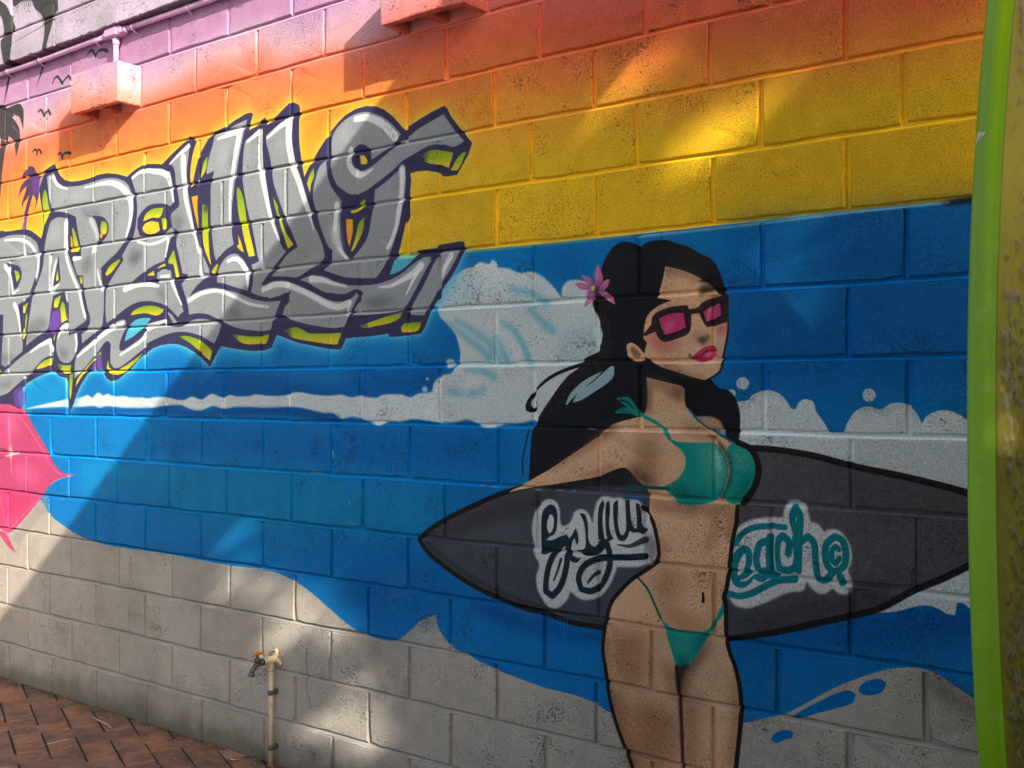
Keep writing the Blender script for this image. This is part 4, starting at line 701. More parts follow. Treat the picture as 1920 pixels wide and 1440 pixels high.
def paint_mural():
    zc = (np.arange(NH) + .5) * PX / 1000 + Z0; img = np.empty((NH, NW, 3), np.float32)
    xx = (np.arange(NW) + .5) * PX / 1000 + X0
    # bare painted base, then the sunset sky in bands of sprayed colour
    big = smooth_noise(NH, NW, 260, 1); mid = smooth_noise(NH, NW, 90, 2); fine = smooth_noise(NH, NW, 22, 3)
    v = zc[:, None] - GZ + (big - .5) * .12 + (mid - .5) * .06
    left = [(-9, (242, 194, 36)), (.2, (242, 192, 40)), (.38, (243, 170, 48)), (.55, (243, 148, 58)), (.68, (240, 128, 70)), (.76, (238, 120, 84)), (.82, (234, 140, 122)), (.88, (212, 164, 168)), (.96, (198, 160, 184)), (1.04, (188, 138, 176)), (1.19, (182, 132, 172)), (1.23, (180, 170, 180)), (3, (180, 172, 182))]
    rght = [(-9, (246, 196, 30)), (.27, (246, 194, 36)), (.38, (246, 172, 50)), (.48, (244, 142, 58)), (.58, (228, 112, 64)), (.68, (226, 100, 72)), (.80, (224, 106, 96)), (.90, (220, 136, 146)), (1.0, (212, 166, 194)), (1.19, (200, 150, 188)), (3, (206, 200, 210))]
    t = np.clip((xx[None] + 2.3) / 1.7 + (big - .5) * .4, 0, 1); t = t * t * (3 - 2 * t)
    for k in range(3):
        img[..., k] = np.interp(v, [q[0] for q in left], [q[1][k] for q in left]) * (1 - t) + np.interp(v, [q[0] for q in rght], [q[1][k] for q in rght]) * t
    band = np.clip((zc[:, None] - GZ - 1.186) / .012, 0, 1)[..., None]
    img = img * (1 - band) + band * (np.array((180, 166, 182), np.float32) + (mid[..., None] - .5) * np.array((34, 26, 34), np.float32))
    plum = (np.clip(1 - np.abs(zc[:, None] - GZ - 1.184) / .009, 0, 1) ** .5)[..., None] * .8
    img = img * (1 - plum) + plum * np.array((118, 70, 98), np.float32)
    below = (zc < GZ - .004)[:, None]
    sand = np.array((189, 178, 164), np.float32)
    img = np.where(below[..., None], sand * (1 + (big[..., None] - .5) * .10 + (mid[..., None] - .5) * .06), img)
    img *= 1 + (fine[..., None] - .5) * .05
    grain = smooth_noise(NH, NW, 3.2, 5)
    def lay(cov, r, c, color, alpha, g=.0):
        h_, w_ = cov.shape; a = (cov * alpha)[..., None]
        if g: a = a * (1 - g * grain[r:r + h_, c:c + w_, None])
        img[r:r + h_, c:c + w_] = img[r:r + h_, c:c + w_] * (1 - a) + np.asarray(color, np.float32) * a
    for line in MURAL.strip().split('\n'):
        head, tail = line.split('|'); P = np.array([[float(q) for q in t.split(',')] for t in tail.split()]); hd = head.split(); kind = hd[0]
        if kind == 'h':                                  # overspray round the letters
            cov, r, c = coverage([P], 90); soft = box_blur(cov, 16); h_, w_ = cov.shape
            zz = zc[r:r + h_][:, None] - GZ; f = np.clip((zz + .02) / .04, 0, 1)[..., None]
            tint = f * np.array((236, 202, 62), np.float32) + (1 - f) * np.array((64, 178, 222), np.float32)
            low = (zz < -.55)
            a = (np.clip(soft * 1.9, 0, 1) * .82)[..., None]
            img[r:r + h_, c:c + w_] = img[r:r + h_, c:c + w_] * (1 - a) + tint * a
            tight = (np.clip(box_blur(cov, 6) * 1.6, 0, 1) * .45)[..., None] * (1 - f)
            img[r:r + h_, c:c + w_] = img[r:r + h_, c:c + w_] * (1 - tight) + np.array((150, 212, 236), np.float32) * tight
            continue
        col = np.array([float(q) for q in hd[1].split(',')])
        if kind == 's':
            alpha, blur, w0, w1, clip = float(hd[2]), float(hd[3]), float(hd[4]), float(hd[5]), int(hd[6])
            Q = spline(P, 1, closed=False); L = np.r_[0, np.cumsum(np.hypot(*np.diff(Q, axis=0).T))]; wd = np.interp(L / max(L[-1], 1e-6), [0, 1], [w0, w1]) / 2
            shapes = []
            for i in range(len(Q) - 1):
                d = Q[i + 1] - Q[i]; l = np.hypot(*d)
                if l < 1e-6: continue
                nn = np.array((-d[1], d[0])) / l
                shapes.append(np.array([Q[i] + nn * wd[i], Q[i + 1] + nn * wd[i + 1], Q[i + 1] - nn * wd[i + 1], Q[i] - nn * wd[i]]))
            for i in range(len(Q)):
                t = np.linspace(0, 2 * np.pi, 11)[:-1]; shapes.append(Q[i] + np.stack([np.cos(t), np.sin(t)], 1) * wd[i])
        elif kind == 'p':
            alpha, blur, sm, clip = float(hd[2]), float(hd[3]), float(hd[4]), int(hd[5]); shapes = [spline(P, sm)]
        else:
            c2 = np.array([float(q) for q in hd[2].split(',')]); alpha, blur, sm, clip = float(hd[3]), float(hd[4]), float(hd[5]), 0; shapes = [spline(P, sm)]
        rad = blur / PX / 2
        cov, r, c = coverage(shapes, int(rad * 3) + 3)
        if cov is None: continue
        cov = box_blur(cov, rad)
        if clip:                                        # the palm is painted across the projecting band and the wall under it
            zz = zc[r:r + cov.shape[0]][:, None]; cov = cov * ((zz < GZ + 1.186) if clip == 1 else (zz >= GZ + 1.186))
        if kind == 'g':
            h_, w_ = cov.shape; t = np.linspace(1, 0, h_)[:, None, None]; t = t * t * (3 - 2 * t)
            lay(cov, r, c, col * (1 - t) + c2 * t, alpha)
        else:
            lay(cov, r, c, col, alpha, .35 if blur > 6 else .12 if blur > 2 else .0)
    # runs and dust over everything
    streak = smooth_noise(NH, NW, 400, 11) * smooth_noise(NH, NW, 60, 12); img *= 1 - (np.clip(streak - .45, 0, 1) * .16)[..., None]
    im = bpy.data.images.new('mural_paint', NW, NH, alpha=False); buf = np.ones((NH, NW, 4), np.float32); buf[..., :3] = np.clip(img / 255.0, 0, 1)
    im.pixels.foreach_set(buf.ravel()); im.update(); im.pack()
    return im
mural_image = paint_mural()
wall_uv = lambda co: ((co[:, 0] - X0) / (X1 - X0), (co[:, 2] - Z0) / (Z1 - Z0))

def painted(name, mortar=False):
    M = Mat(name, .5); tc = M.n('TexCoord')
    im = M.n('TexImage'); im.image = mural_image; im.extension = 'EXTEND'; M.l(tc.outputs['UV'], im.inputs['Vector'])
    geo = M.n('NewGeometry'); pos = geo.outputs['Position']; rnd = M.n('ObjectInfo').outputs['Random']
    off = M.n('CombineXYZ'); M.l(M.math('MULTIPLY', rnd, 37.0), off.inputs[0]); M.l(M.math('MULTIPLY', rnd, 91.0), off.inputs[2])
    va = M.n('VectorMath'); va.operation = 'ADD'; M.l(pos, va.inputs[0]); M.l(off.outputs[0], va.inputs[1]); vec = va.outputs[0]
    g1 = M.noise(vec, 215, 4, .66); g2 = M.noise(vec, 420, 2, .6); patch = M.ramp(M.noise(vec, 7, 4, .66), .30, .72)
    openness = M.math('ADD', M.math('MULTIPLY', rnd, .05), M.math('MULTIPLY', patch, .155))
    thr = M.math('SUBTRACT', .735 if not mortar else .95, openness)
    pits = M.ramp(g1, thr, M.math('ADD', thr, .05))
    thr2 = M.math('SUBTRACT', .765 if not mortar else .9, openness)
    mp = M.n('Mapping'); mp.inputs['Rotation'].default_value = (0, .6, 0); mp.inputs['Scale'].default_value = (58, 58, 118); M.l(vec, mp.inputs['Vector'])
    big = M.ramp(M.noise(mp.outputs[0], 1.0, 4, .68), thr2, M.math('ADD', thr2, .03))
    hole = M.math('MAXIMUM', M.math('MULTIPLY', pits, .85), big)
    tone = M.math('ADD', .87, M.math('MULTIPLY', rnd, .19)) if not mortar else M.ramp(M.zpos(pos), .85, 1.25, .74, 1.16)  # mortar dingier low down; higher up, caught sky light is painted into it
    speck = M.math('ADD', M.math('MULTIPLY', M.ramp(g1, .60, .40), .26), .80) if not mortar else M.math('ADD', M.math('MULTIPLY', M.ramp(g1, .65, .35), .16), .84)  # grain shading of the pits put into the colour, beside pores the paint missed
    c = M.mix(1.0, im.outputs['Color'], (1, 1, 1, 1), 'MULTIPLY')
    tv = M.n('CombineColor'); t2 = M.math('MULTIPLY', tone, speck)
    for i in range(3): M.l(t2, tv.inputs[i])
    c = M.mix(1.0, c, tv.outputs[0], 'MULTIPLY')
    bare = M.mix(.45, im.outputs['Color'], (.035, .03, .026, 1))
    c = M.mix(M.math('MULTIPLY', hole, .9), c, M.mix(.86, im.outputs['Color'], (.03, .026, .022, 1)))
    # algae where the wall meets the paving, broken up by noise
    sx = M.n('SeparateXYZ'); M.l(pos, sx.inputs[0])
    alg = M.ramp(M.math('SUBTRACT', M.math('MULTIPLY', M.noise(pos, 7, 4, .7), .26), sx.outputs[2]), -.02, .13)
    c = M.mix(M.math('MULTIPLY', alg, .62), c, rgba(74, 76, 48))
    stain = M.ramp(M.noise(pos, 3.2, 5, .7), .56, .75)
    low = M.ramp(sx.outputs[2], 1.15, .6)
    c = M.mix(M.math('MULTIPLY', M.math('MULTIPLY', stain, low), .28), c, rgba(112, 100, 86))
    h = M.math('SUBTRACT', M.math('ADD', M.math('MULTIPLY', g1, .55), M.math('MULTIPLY', g2, .35)), M.math('MULTIPLY', hole, .75))
    nrm = M.bump(h, .011 if not mortar else .0016, 1.0)
    rough = M.math('ADD', .30, M.math('MULTIPLY', M.noise(pos, 30, 2), .25))
    M.b.inputs['Specular IOR Level'].default_value = .07
    return M.out(c, nrm, rough)
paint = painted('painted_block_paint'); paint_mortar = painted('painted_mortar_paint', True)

# ------------------------------------------------------------------ the block wall
wall = empty('block_wall', (0, 0, 0), 'concrete block wall covered in a surf mural of lettering, waves and a woman', 'wall')
ROWV = {-9: 6, -8: 4, -7: 6, -6: -1, -5: -5, -4: -4, -3: -5, -2: 3, -1: 3, 0: 1, 1: 3, 2: 5, 3: 1, 4: -2, 5: -3}
ROWU = {-10: .013, -9: .2, -8: .001, -7: .198, -6: .004, -5: .178, -4: .009, -3: .158, -2: 0, -1: .153, 0: 0, 1: .144, 2: -.011, 3: .173, 4: -.038, 5: .18, 6: .12, 7: -.08, 8: .12}
JT = .0072                                               # half a joint
def rowz(j):
    return GZ + .2 * j + ROWV.get(j, 0) / 1000
def wob(x, z, s): return mnoise.noise((x * 3.1 + s, z * 5.3, s * 1.7)) * .0034

def block_mesh(x0, x1, z0, z1, y, depth=.09, rag=.0012, bottom_rag=0.0, jit=None):
    """one block: chamfered uneven front edge, sides running back behind the mortar"""
    nx = max(2, round((x1 - x0) / (.018 if bottom_rag else .055))); nz = max(2, round((z1 - z0) / .06)); ring = []
    for i in range(nx): ring.append((x0 + (x1 - x0) * i / nx, z0, 0))
    for i in range(nz): ring.append((x1, z0 + (z1 - z0) * i / nz, 1))
    for i in range(nx): ring.append((x1 - (x1 - x0) * i / nx, z1, 2))
    for i in range(nz): ring.append((x0, z1 - (z1 - z0) * i / nz, 3))
    n = len(ring); V = []; cx, cz = (x0 + x1) / 2, (z0 + z1) / 2
    dz = random.uniform(-.0012, .0012); tx, tz = random.uniform(-.006, .006), random.uniform(-.009, .009); chips = [(random.choice((x0, x1)), random.choice((z0, z1)), random.uniform(.006, .016)) for _ in range(random.choice((0, 0, 0, 1, 1)))]
    R1 = []; R0 = []; RB = []
    for (x, z, side) in ring:
        jx = random.gauss(0, rag); jz = random.gauss(0, rag)
        if bottom_rag and side == 0: jz += abs(random.gauss(0, bottom_rag))
        yy = y + dz + (x - cx) * tx + (z - cz) * tz
        ch = random.uniform(.0030, .0052)
        ex = ch * (1 if x <= x0 + 1e-6 else -1 if x >= x1 - 1e-6 else 0); ez = ch * (1 if z <= z0 + 1e-6 else -1 if z >= z1 - 1e-6 else 0)
        for (qx, qz, qr) in chips:
            if abs(x - qx) + abs(z - qz) < .03: jx += math.copysign(qr * .5, cx - x); jz += math.copysign(qr * .5, cz - z); yy += qr * .3
        w_ = wob(x, z, 3.0)
        R1.append((x + jx + ex, yy, z + jz + ez + w_)); R0.append((x + jx, yy + ch * .95, z + jz + w_)); RB.append((x + jx * .3, y + depth, z + w_))
    V = R1 + R0 + RB + [(cx, y + dz, cz)]; F = []
    for k in range(n):
        q = (k + 1) % n
        F.append((k, q, 3 * n)); F.append((n + k, n + q, q, k)); F.append((2 * n + k, 2 * n + q, n + q, n + k))
    return V, F

HOLLOW = {(4, -9): 'left', (4, -4): 'right'}             # the two blocks laid on edge so that they stick out
def hollow_block(x0, x1, z0, z1, label):
    """block with two open cores, standing out of the wall"""
    xs = [x0, x0 + .034, x0 + .178, x0 + .218, x1 - .034, x1]; ys = [-.113, -.080, .020, .10]
    bm = bmesh.new(); vs_ = {}
    def vert(x, y, z):
        k = (round(x, 5), round(y, 5), round(z, 5))
        if k not in vs_: vs_[k] = bm.verts.new((x, y, z))
        return vs_[k]
    solid = lambda i, j: 0 <= i < 5 and 0 <= j < 3 and not (j == 1 and i in (1, 3))
    zt = z1 - .028
    for i in range(5):
        for j in range(3):
            a, b, c_, d = xs[i], xs[i + 1], ys[j], ys[j + 1]
            bm.faces.new((vert(a, c_, z1), vert(b, c_, z1), vert(b, d, z1), vert(a, d, z1)))
            if solid(i, j):
                bm.faces.new((vert(a, d, z0), vert(b, d, z0), vert(b, c_, z0), vert(a, c_, z0)))
                for (p, q, r_, s_, di, dj) in ((a, c_, b, c_, 0, -1), (b, c_, b, d, 1, 0), (b, d, a, d, 0, 1), (a, d, a, c_, -1, 0)):
                    if not solid(i + di, j + dj):
                        bm.faces.new((vert(p, q, z0), vert(r_, s_, z0), vert(r_, s_, z1), vert(p, q, z1)))
            else:
                bm.faces.new((vert(a, d, z1 - .0), vert(b, d, z1), vert(b, c_, z1), vert(a, c_, z1))) if False else None
    bmesh.ops.remove_doubles(bm, verts=bm.verts, dist=1e-5)
    bmesh.ops.recalc_face_normals(bm, faces=bm.faces)
    ed = [e for e in bm.edges if len(e.link_faces) == 2 and e.calc_face_angle(0) > .6]
    bmesh.ops.bevel(bm, geom=ed, offset=.006, segments=2, affect='EDGES', profile=.6)
    bmesh.ops.subdivide_edges(bm, edges=[e for e in bm.edges if e.calc_length() > .06], cuts=4, use_grid_fill=True)
    for v in bm.verts:
        f = mnoise.noise_vector(v.co * 60) * .0016 + mnoise.noise_vector(v.co * 14) * .002
        v.co += f
        if v.co.z < z0 + .01: v.co.z += abs(mnoise.noise(v.co * 45)) * .009
    me = bpy.data.meshes.new('projecting_block'); bm.to_mesh(me); bm.free(); me.materials.append(paint)
    lay = me.uv_layers.new(name='UVMap')
    for lp in me.loops:
        co = me.vertices[lp.vertex_index].co; lay.data[lp.index].uv = ((co.x - X0) / (X1 - X0), (co.z - Z0) / (Z1 - Z0))
    o = bpy.data.objects.new('projecting_block', me); C.objects.link(o); o.parent = wall; o['label'] = label
    return o

mort = MB()
def strip_h(xa, xb, z, y0=0.0):
    n = max(2, int((xb - xa) / .05)); prof = [(-.0112, .0050), (-.0072, .0018), (-.0034, .0032), (.0022, .0090), (.0070, .0180), (.0112, .0190)]; V = []; F = []
    for i in range(n + 1):
        x = xa + (xb - xa) * i / n; d = mnoise.noise((x * 7, z * 3, 9)) * .0016 + mnoise.noise((x * 31, z * 3, 2)) * .0009; w_ = wob(x, z, 3.0)
        for (a, b) in prof: V.append((x, y0 + b + d, z + a + w_))
    k = len(prof)
    for i in range(n):
        for q in range(k - 1): F.append((i * k + q, (i + 1) * k + q, (i + 1) * k + q + 1, i * k + q + 1))
    mort.add(V, F)
def strip_v(x, za, zb, y0=0.0):
    n = 5; prof = [(-.0112, .0090), (-.0072, .0064), (-.0034, .0128), (.0034, .0136), (.0072, .0078), (.0112, .0090)]; V = []; F = []
    for i in range(n + 1):
        z = za + (zb - za) * i / n; d = mnoise.noise((x * 9, z * 7, 5)) * .0012; e = mnoise.noise((x * 9, z * 9, 15)) * .0012
        for (a, b) in prof: V.append((x + a + e, y0 + b + d - .0004, z))
    k = len(prof)
    for i in range(n):
        for q in range(k - 1): F.append((i * k + q, i * k + q + 1, (i + 1) * k + q + 1, (i + 1) * k + q))
    mort.add(V, F)

UA, UB = -5.3, 1.2
for k in range(-10, 6):
    z0, z1 = rowz(k), rowz(k + 1); o0 = ROWU[k]
    if k == 5: z1 = GZ + 1.2
    js = [o0 + .4 * mm + random.gauss(0, .0025) for mm in range(-16, 8)]
    js = [x for x in js if UA < x < UB] ; xs = [UA] + js + [UB]
    for a, b in zip(xs[:-1], xs[1:]):
        if b - a < .05: continue
        if k == 4 and abs(a - (-3.638)) < .03:
            hollow_block(a + JT, b - JT, z0 + JT, z1 - JT, 'hollow block sticking out under the lilac conduit tee, pale pink fading to orange'); continue
        if k == 4 and abs(a - (-1.638)) < .03:
            hollow_block(a + JT, b - JT, z0 + JT, z1 - JT, 'hollow block sticking out at the top middle, coral and orange'); continue
        V, F = block_mesh(a + JT, b - JT, z0 + JT, z1 - JT, 0.0)
        obj('concrete_block', V, F, paint, wall, uv=wall_uv)
    for x in js: strip_v(x, z0 + .004, z1 - .004)
    if k > -10: strip_h(UA, UB, z0)
# the upper courses stand 55 mm proud, with a broken lower edge
BZ = [GZ + 1.188, GZ + 1.335, GZ + 1.535, GZ + 1.735, GZ + 1.935]
BU = [.12, -.08 - .2, .12, -.08]
hi_v = []; hi_f = []
for k in range(4):
    js = [BU[k] + .4 * mm + (.0 if k else random.uniform(-.02, .02)) for mm in range(-16, 8)]
    if k == 0: js = [x for i, x in enumerate(js) if i % 3 == 0]
    js = [x for x in js if UA < x < UB]; xs = [UA] + js + [UB]
    for a, b in zip(xs[:-1], xs[1:]):
        V, F = block_mesh(a + (JT if k else .001), b - (JT if k else .001), BZ[k] + (JT if k else 0), BZ[k + 1] - JT, -.055, depth=.15, bottom_rag=.0042 if k == 0 else 0)
        if k == 3 or (k == 2 and a > -3.0) or (k == 1 and a > -1.0):      # above the frame
            hi_f += [tuple(q + len(hi_v) for q in f) for f in F]; hi_v += V
            continue
        obj('concrete_block', V, F, paint, wall, uv=wall_uv)
    if k:
        for x in js: strip_v(x, BZ[k] + .004, BZ[k + 1] - .004, -.055)
        strip_h(UA, UB, BZ[k], -.055)
hb = obj('upper_courses', hi_v, hi_f, paint, wall, uv=wall_uv); hb['kind'] = 'stuff'
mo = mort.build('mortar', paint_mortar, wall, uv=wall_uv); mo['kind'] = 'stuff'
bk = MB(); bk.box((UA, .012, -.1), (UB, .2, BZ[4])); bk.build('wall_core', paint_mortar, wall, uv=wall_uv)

# ------------------------------------------------------------------ conduit along the underside of the band
cond = empty('conduit', (-3.4, 0, GZ + 1.16), 'lilac painted conduit pipe with a tee box running under the projecting band of blocks', 'conduit')
def cpart(mb, name, smooth=True):
    v = [p - Vector((-3.4, 0, GZ + 1.16)) for p in mb.v]
    full = mb.v
    me = obj(name, v, mb.f, conduit_paint, cond, smooth=False)
    lay = me.data.uv_layers.new(name='UVMap')
    for lp in me.data.loops:
        co = full[lp.vertex_index]; lay.data[lp.index].uv = ((co.x - X0) / (X1 - X0), (co.z - Z0) / (Z1 - Z0))
    if smooth:
        for p in me.data.polygons: p.use_smooth = len(p.vertices) == 4
    return me
CM = Mat('conduit_gloss_paint', .32); tcx = CM.n('TexCoord'); imx = CM.n('TexImage'); imx.image = mural_image; CM.l(tcx.outputs['UV'], imx.inputs['Vector'])
conduit_paint = CM.out(CM.mix(.35, imx.outputs['Color'], rgba(205, 160, 190)), CM.bump(CM.noise(CM.n('NewGeometry').outputs['Position'], 120, 2), .0006))
PY, PZ = -.022, GZ + 1.163
cpart(MB().tube([(x, PY, PZ + .0025 * math.sin(x * 5)) for x in np.linspace(-5.3, -3.475, 14)], .0125), 'pipe')
cpart(MB().tube([(x, PY, PZ + .003 + .0025 * math.sin(x * 5)) for x in np.linspace(-3.335, .4, 24)], .0125), 'pipe')
tee = MB().prism([(-3.475, -.012), (-3.455, -.021), (-3.36, -.021), (-3.338, -.012), (-3.338, .012), (-3.36, .021), (-3.455, .021), (-3.475, .012)], .040, (0, -.002, PZ + .004), (1, 0, 0), (0, 0, 1), (0, -1, 0), .004)
cpart(tee, 'tee_box', False)
lid = MB().prism([(-3.465, -.011), (-3.45, -.017), (-3.372, -.017), (-3.372, .017), (-3.45, .017), (-3.465, .011)], .005, (0, -.0422, PZ + .004), (1, 0, 0), (0, 0, 1), (0, -1, 0), .0015)
cpart(lid, 'tee_lid', False)
for x in (-3.487, -3.326):
    cpart(MB().tube([(x - .012, PY, PZ + .002), (x - .010, PY, PZ + .002), (x + .010, PY, PZ + .002), (x + .012, PY, PZ + .002)], [.0145, .0165, .0165, .0145]), 'collar')
cpart(MB().tube([(-3.405, PY, PZ - .016), (-3.405, PY, GZ + .992)], .0125), 'drop_pipe')
cpart(MB().tube([(-3.405, PY, PZ - .026), (-3.405, PY, PZ - .028), (-3.405, PY, PZ - .052), (-3.405, PY, PZ - .054)], [.014, .0165, .0165, .014]), 'collar')
for x in (-4.37, -4.06, -3.56, -3.265, -2.86, -2.46):
    c_ = MB(); pts_ = [(x, -.0015, PZ - .026)] + [(x, PY - .0142 * math.sin(t), PZ - .0142 * math.cos(t)) for t in np.linspace(.2, 2.9, 8)] + [(x, -.0015, PZ + .021)]
    V = []; F = []
    for p in pts_:
        V += [(p[0] - .006, p[1], p[2]), (p[0] + .006, p[1], p[2]), (p[0] + .006, p[1] - .0018, p[2]), (p[0] - .006, p[1] - .0018, p[2])]
    for i in range(len(pts_) - 1):
        for q in range(4): F.append((i * 4 + q, i * 4 + (q + 1) % 4, (i + 1) * 4 + (q + 1) % 4, (i + 1) * 4 + q))
    cpart(c_.add(V, F), 'saddle_clip', False)

# ------------------------------------------------------------------ garden tap on its standpipe
TX = -2.305
tap = empty('garden_tap', (TX, -.03, 0), 'brass garden tap with orange handle on a cream standpipe against the grey blocks', 'tap')
def tpart(mb, name, mat, smooth=True):
    o = obj(name, [p - Vector((TX, -.03, 0)) for p in mb.v], mb.f, mat, tap)
    if smooth:
        for p in o.data.polygons: p.use_smooth = len(p.vertices) == 4
    return o
def worn(name, c1, c2, rough, scale=60, metal=0.0):
    M = Mat(name, rough); p = M.n('NewGeometry').outputs['Position']; f = M.ramp(M.noise(p, scale, 4, .7), .42, .7)
    M.b.inputs['Metallic'].default_value = metal
    return M.out(M.mix(f, c1, c2), M.bump(M.noise(p, scale * 4, 3), .0006))
cream = worn('cream_pvc', rgba(206, 186, 150), rgba(178, 156, 120), .5, 40); grey_pl = worn('grey_plastic', rgba(86, 88, 92), rgba(70, 70, 74), .5)
brass = worn('weathered_brass', rgba(104, 98, 78), rgba(62, 62, 58), .42, 90, .6); orange = worn('orange_handle', rgba(222, 130, 30), rgba(190, 100, 26), .45)
chrome = worn('dull_chrome', rgba(120, 124, 128), rgba(80, 84, 90), .35, 90, .7)
tpart(MB().tube([(TX, -.03, -.02), (TX + .0012, -.03, .2), (TX, -.03, .386)], .0098, 14), 'standpipe', cream)
for z in (.290, .072):
    cl = MB(); cl.tube([(TX, -.03, z - .010), (TX, -.03, z - .009), (TX, -.03, z + .009), (TX, -.03, z + .010)], [.0105, .0125, .0125, .0105], 14); cl.box((TX - .009, -.024, z - .009), (TX + .009, -.001, z + .009), .002)
    tpart(cl, 'pipe_clip', grey_pl)
el = MB(); el.tube([(TX, -.03, .376), (TX, -.03, .380), (TX, -.03, .402), (TX, -.03, .406)], [.0115, .013, .013, .0115], 14)
el.tube([(TX, -.004, .418), (TX, -.014, .418), (TX, -.060, .418), (TX, -.064, .418)], [.017, .0165, .0150, .0135], 14)
tpart(el, 'wall_elbow', cream)
pl = MB()
for a in (90, 210, 330):
    ca, sa = math.cos(R(a)), math.sin(R(a)); ex, ez = TX + .030 * ca, .418 + .030 * sa
    lobe = [(TX - .011 * sa, .418 + .011 * ca)] + [(ex + .0105 * math.cos(R(a + t)), ez + .0105 * math.sin(R(a + t))) for t in (70, 35, 0, -35, -70)] + [(TX + .011 * sa, .418 - .011 * ca)]
    pl.prism(lobe[::-1], .012, (0, -.0015, 0), (1, 0, 0), (0, 0, 1), (0, -1, 0), .002)
tpart(pl, 'wall_plate', cream, False)
for a in (90, 210, 330):
    ex, ez = TX + .030 * math.cos(R(a)), .418 + .030 * math.sin(R(a))
    tpart(MB().tube([(ex, -.0135, ez), (ex, -.0165, ez)], .0042, 8), 'screw', grey_pl, False)
tpart(MB().tube([(TX, -.062, .418), (TX, -.0635, .418), (TX, -.068, .418), (TX, -.0695, .418)], [.0128, .0138, .0138, .0125], 12), 'thread_tape', worn('white_tape', rgba(226, 224, 218), rgba(200, 198, 190), .6))
body = MB(); body.tube([(TX, -.068, .418), (TX, -.070, .418), (TX, -.080, .418), (TX, -.082, .417), (TX, -.094, .415), (TX, -.106, .410), (TX, -.116, .402), (TX, -.123, .392), (TX, -.126, .384)], [.0128, .0145, .0145, .0105, .0112, .0104, .0096, .0092, .0092], 12)
body.tube([(TX, -.098, .414), (TX, -.098, .426), (TX, -.098, .430), (TX, -.098, .436), (TX, -.098, .440)], [.0095, .0115, .0135, .0125, .0075], 12)
tpart(body, 'tap_body', brass)
tpart(MB().tube([(TX, -.1255, .386), (TX, -.126, .384), (TX, -.1275, .374), (TX, -.128, .372)], [.0105, .0125, .0125, .0105], 12), 'spout_collar', chrome)
tpart(MB().tube([(TX, -.098, .438), (TX, -.098, .452)], .0042, 8), 'spindle', brass)
hd = MB(); hd.tube([(TX + .003, -.128, .4535), (TX + .003, -.126, .454), (TX + .002, -.114, .454), (TX, -.104, .455), (TX, -.098, .4555), (TX, -.092, .455), (TX - .002, -.082, .454), (TX - .003, -.070, .454), (TX - .003, -.068, .4535)], [.0045, .0062, .0060, .0062, .0082, .0062, .0060, .0062, .0045], 10)
tpart(hd, 'handle', orange)

# ------------------------------------------------------------------ brick paving, herringbone
pav = tag(empty('pavement', (0, 0, 0), None, None), kind='structure')
BM = Mat('paving_brick_clay', .8); bp = BM.n('NewGeometry').outputs['Position']; br = BM.n('ObjectInfo').outputs['Random']
bc = BM.mix(br, rgba(166, 112, 82), rgba(126, 90, 70))
bc = BM.mix(BM.math('MULTIPLY', BM.ramp(BM.noise(bp, 9, 5, .7), .40, .66), .72), bc, rgba(76, 66, 52))
bc = BM.mix(BM.math('MULTIPLY', BM.ramp(BM.noise(bp, 34, 4, .7), .52, .74), .55), bc, rgba(150, 90, 64))
bsx = BM.n('SeparateXYZ'); BM.l(bp, bsx.inputs[0])
moss = BM.ramp(BM.math('ADD', bsx.outputs[1], BM.math('MULTIPLY', BM.noise(bp, 11, 4, .7), .30)), .04, .17)
bc = BM.mix(BM.math('MULTIPLY', moss, .8), bc, rgba(50, 50, 34))
brick_mat = BM.out(bc, BM.bump(BM.noise(bp, 170, 4, .7), .0022, 1.0, BM.bump(BM.noise(bp, 30, 3), .003)), BM.math('ADD', .62, BM.math('MULTIPLY', BM.noise(bp, 20, 2), .3)))
pale = worn('pale_broken_brick', rgba(176, 128, 112), rgba(120, 78, 64), .85, 70)
sandm = Mat('joint_grit', .95); sp_ = sandm.n('NewGeometry').outputs['Position']
grit_mat = sandm.out(sandm.mix(sandm.noise(sp_, 40, 4), rgba(34, 29, 24), rgba(56, 50, 40)), sandm.bump(sandm.noise(sp_, 220, 3), .004))
ang = R(-23.2); PX_ = Vector((math.cos(ang), math.sin(ang))); QX_ = Vector((-math.sin(ang), math.cos(ang))); UW = .1213
ANC = Vector((-3.529, -.313))                            # a brick corner
def clip_poly(poly, nrm, d):
    out = []
    for i in range(len(poly)):
        a, b = poly[i], poly[(i + 1) % len(poly)]; da, db = a.dot(nrm) - d, b.dot(nrm) - d
        if da <= 0: out.append(a)
        if (da < 0) != (db < 0) and abs(da - db) > 1e-9: out.append(a + (b - a) * (da / (da - db)))
    return out
KD = Vector((.26, .122)).normalized(); KN = Vector((KD.y, -KD.x)); K0 = Vector((-3.193, -.66)) + KN * .05; KOFF = KN.dot(K0)
def area(p): return abs(sum(p[i].x * p[(i + 1) % len(p)].y - p[(i + 1) % len(p)].x * p[i].y for i in range(len(p)))) / 2
cells = []
for x in range(-14, 26):
    for y in range(-16, 14):
        r4 = (x - y) % 4
        if r4 == 0: cells.append((x, y, 2, 1))
        elif r4 == 3: cells.append((x, y, 1, 2))
bricks = []
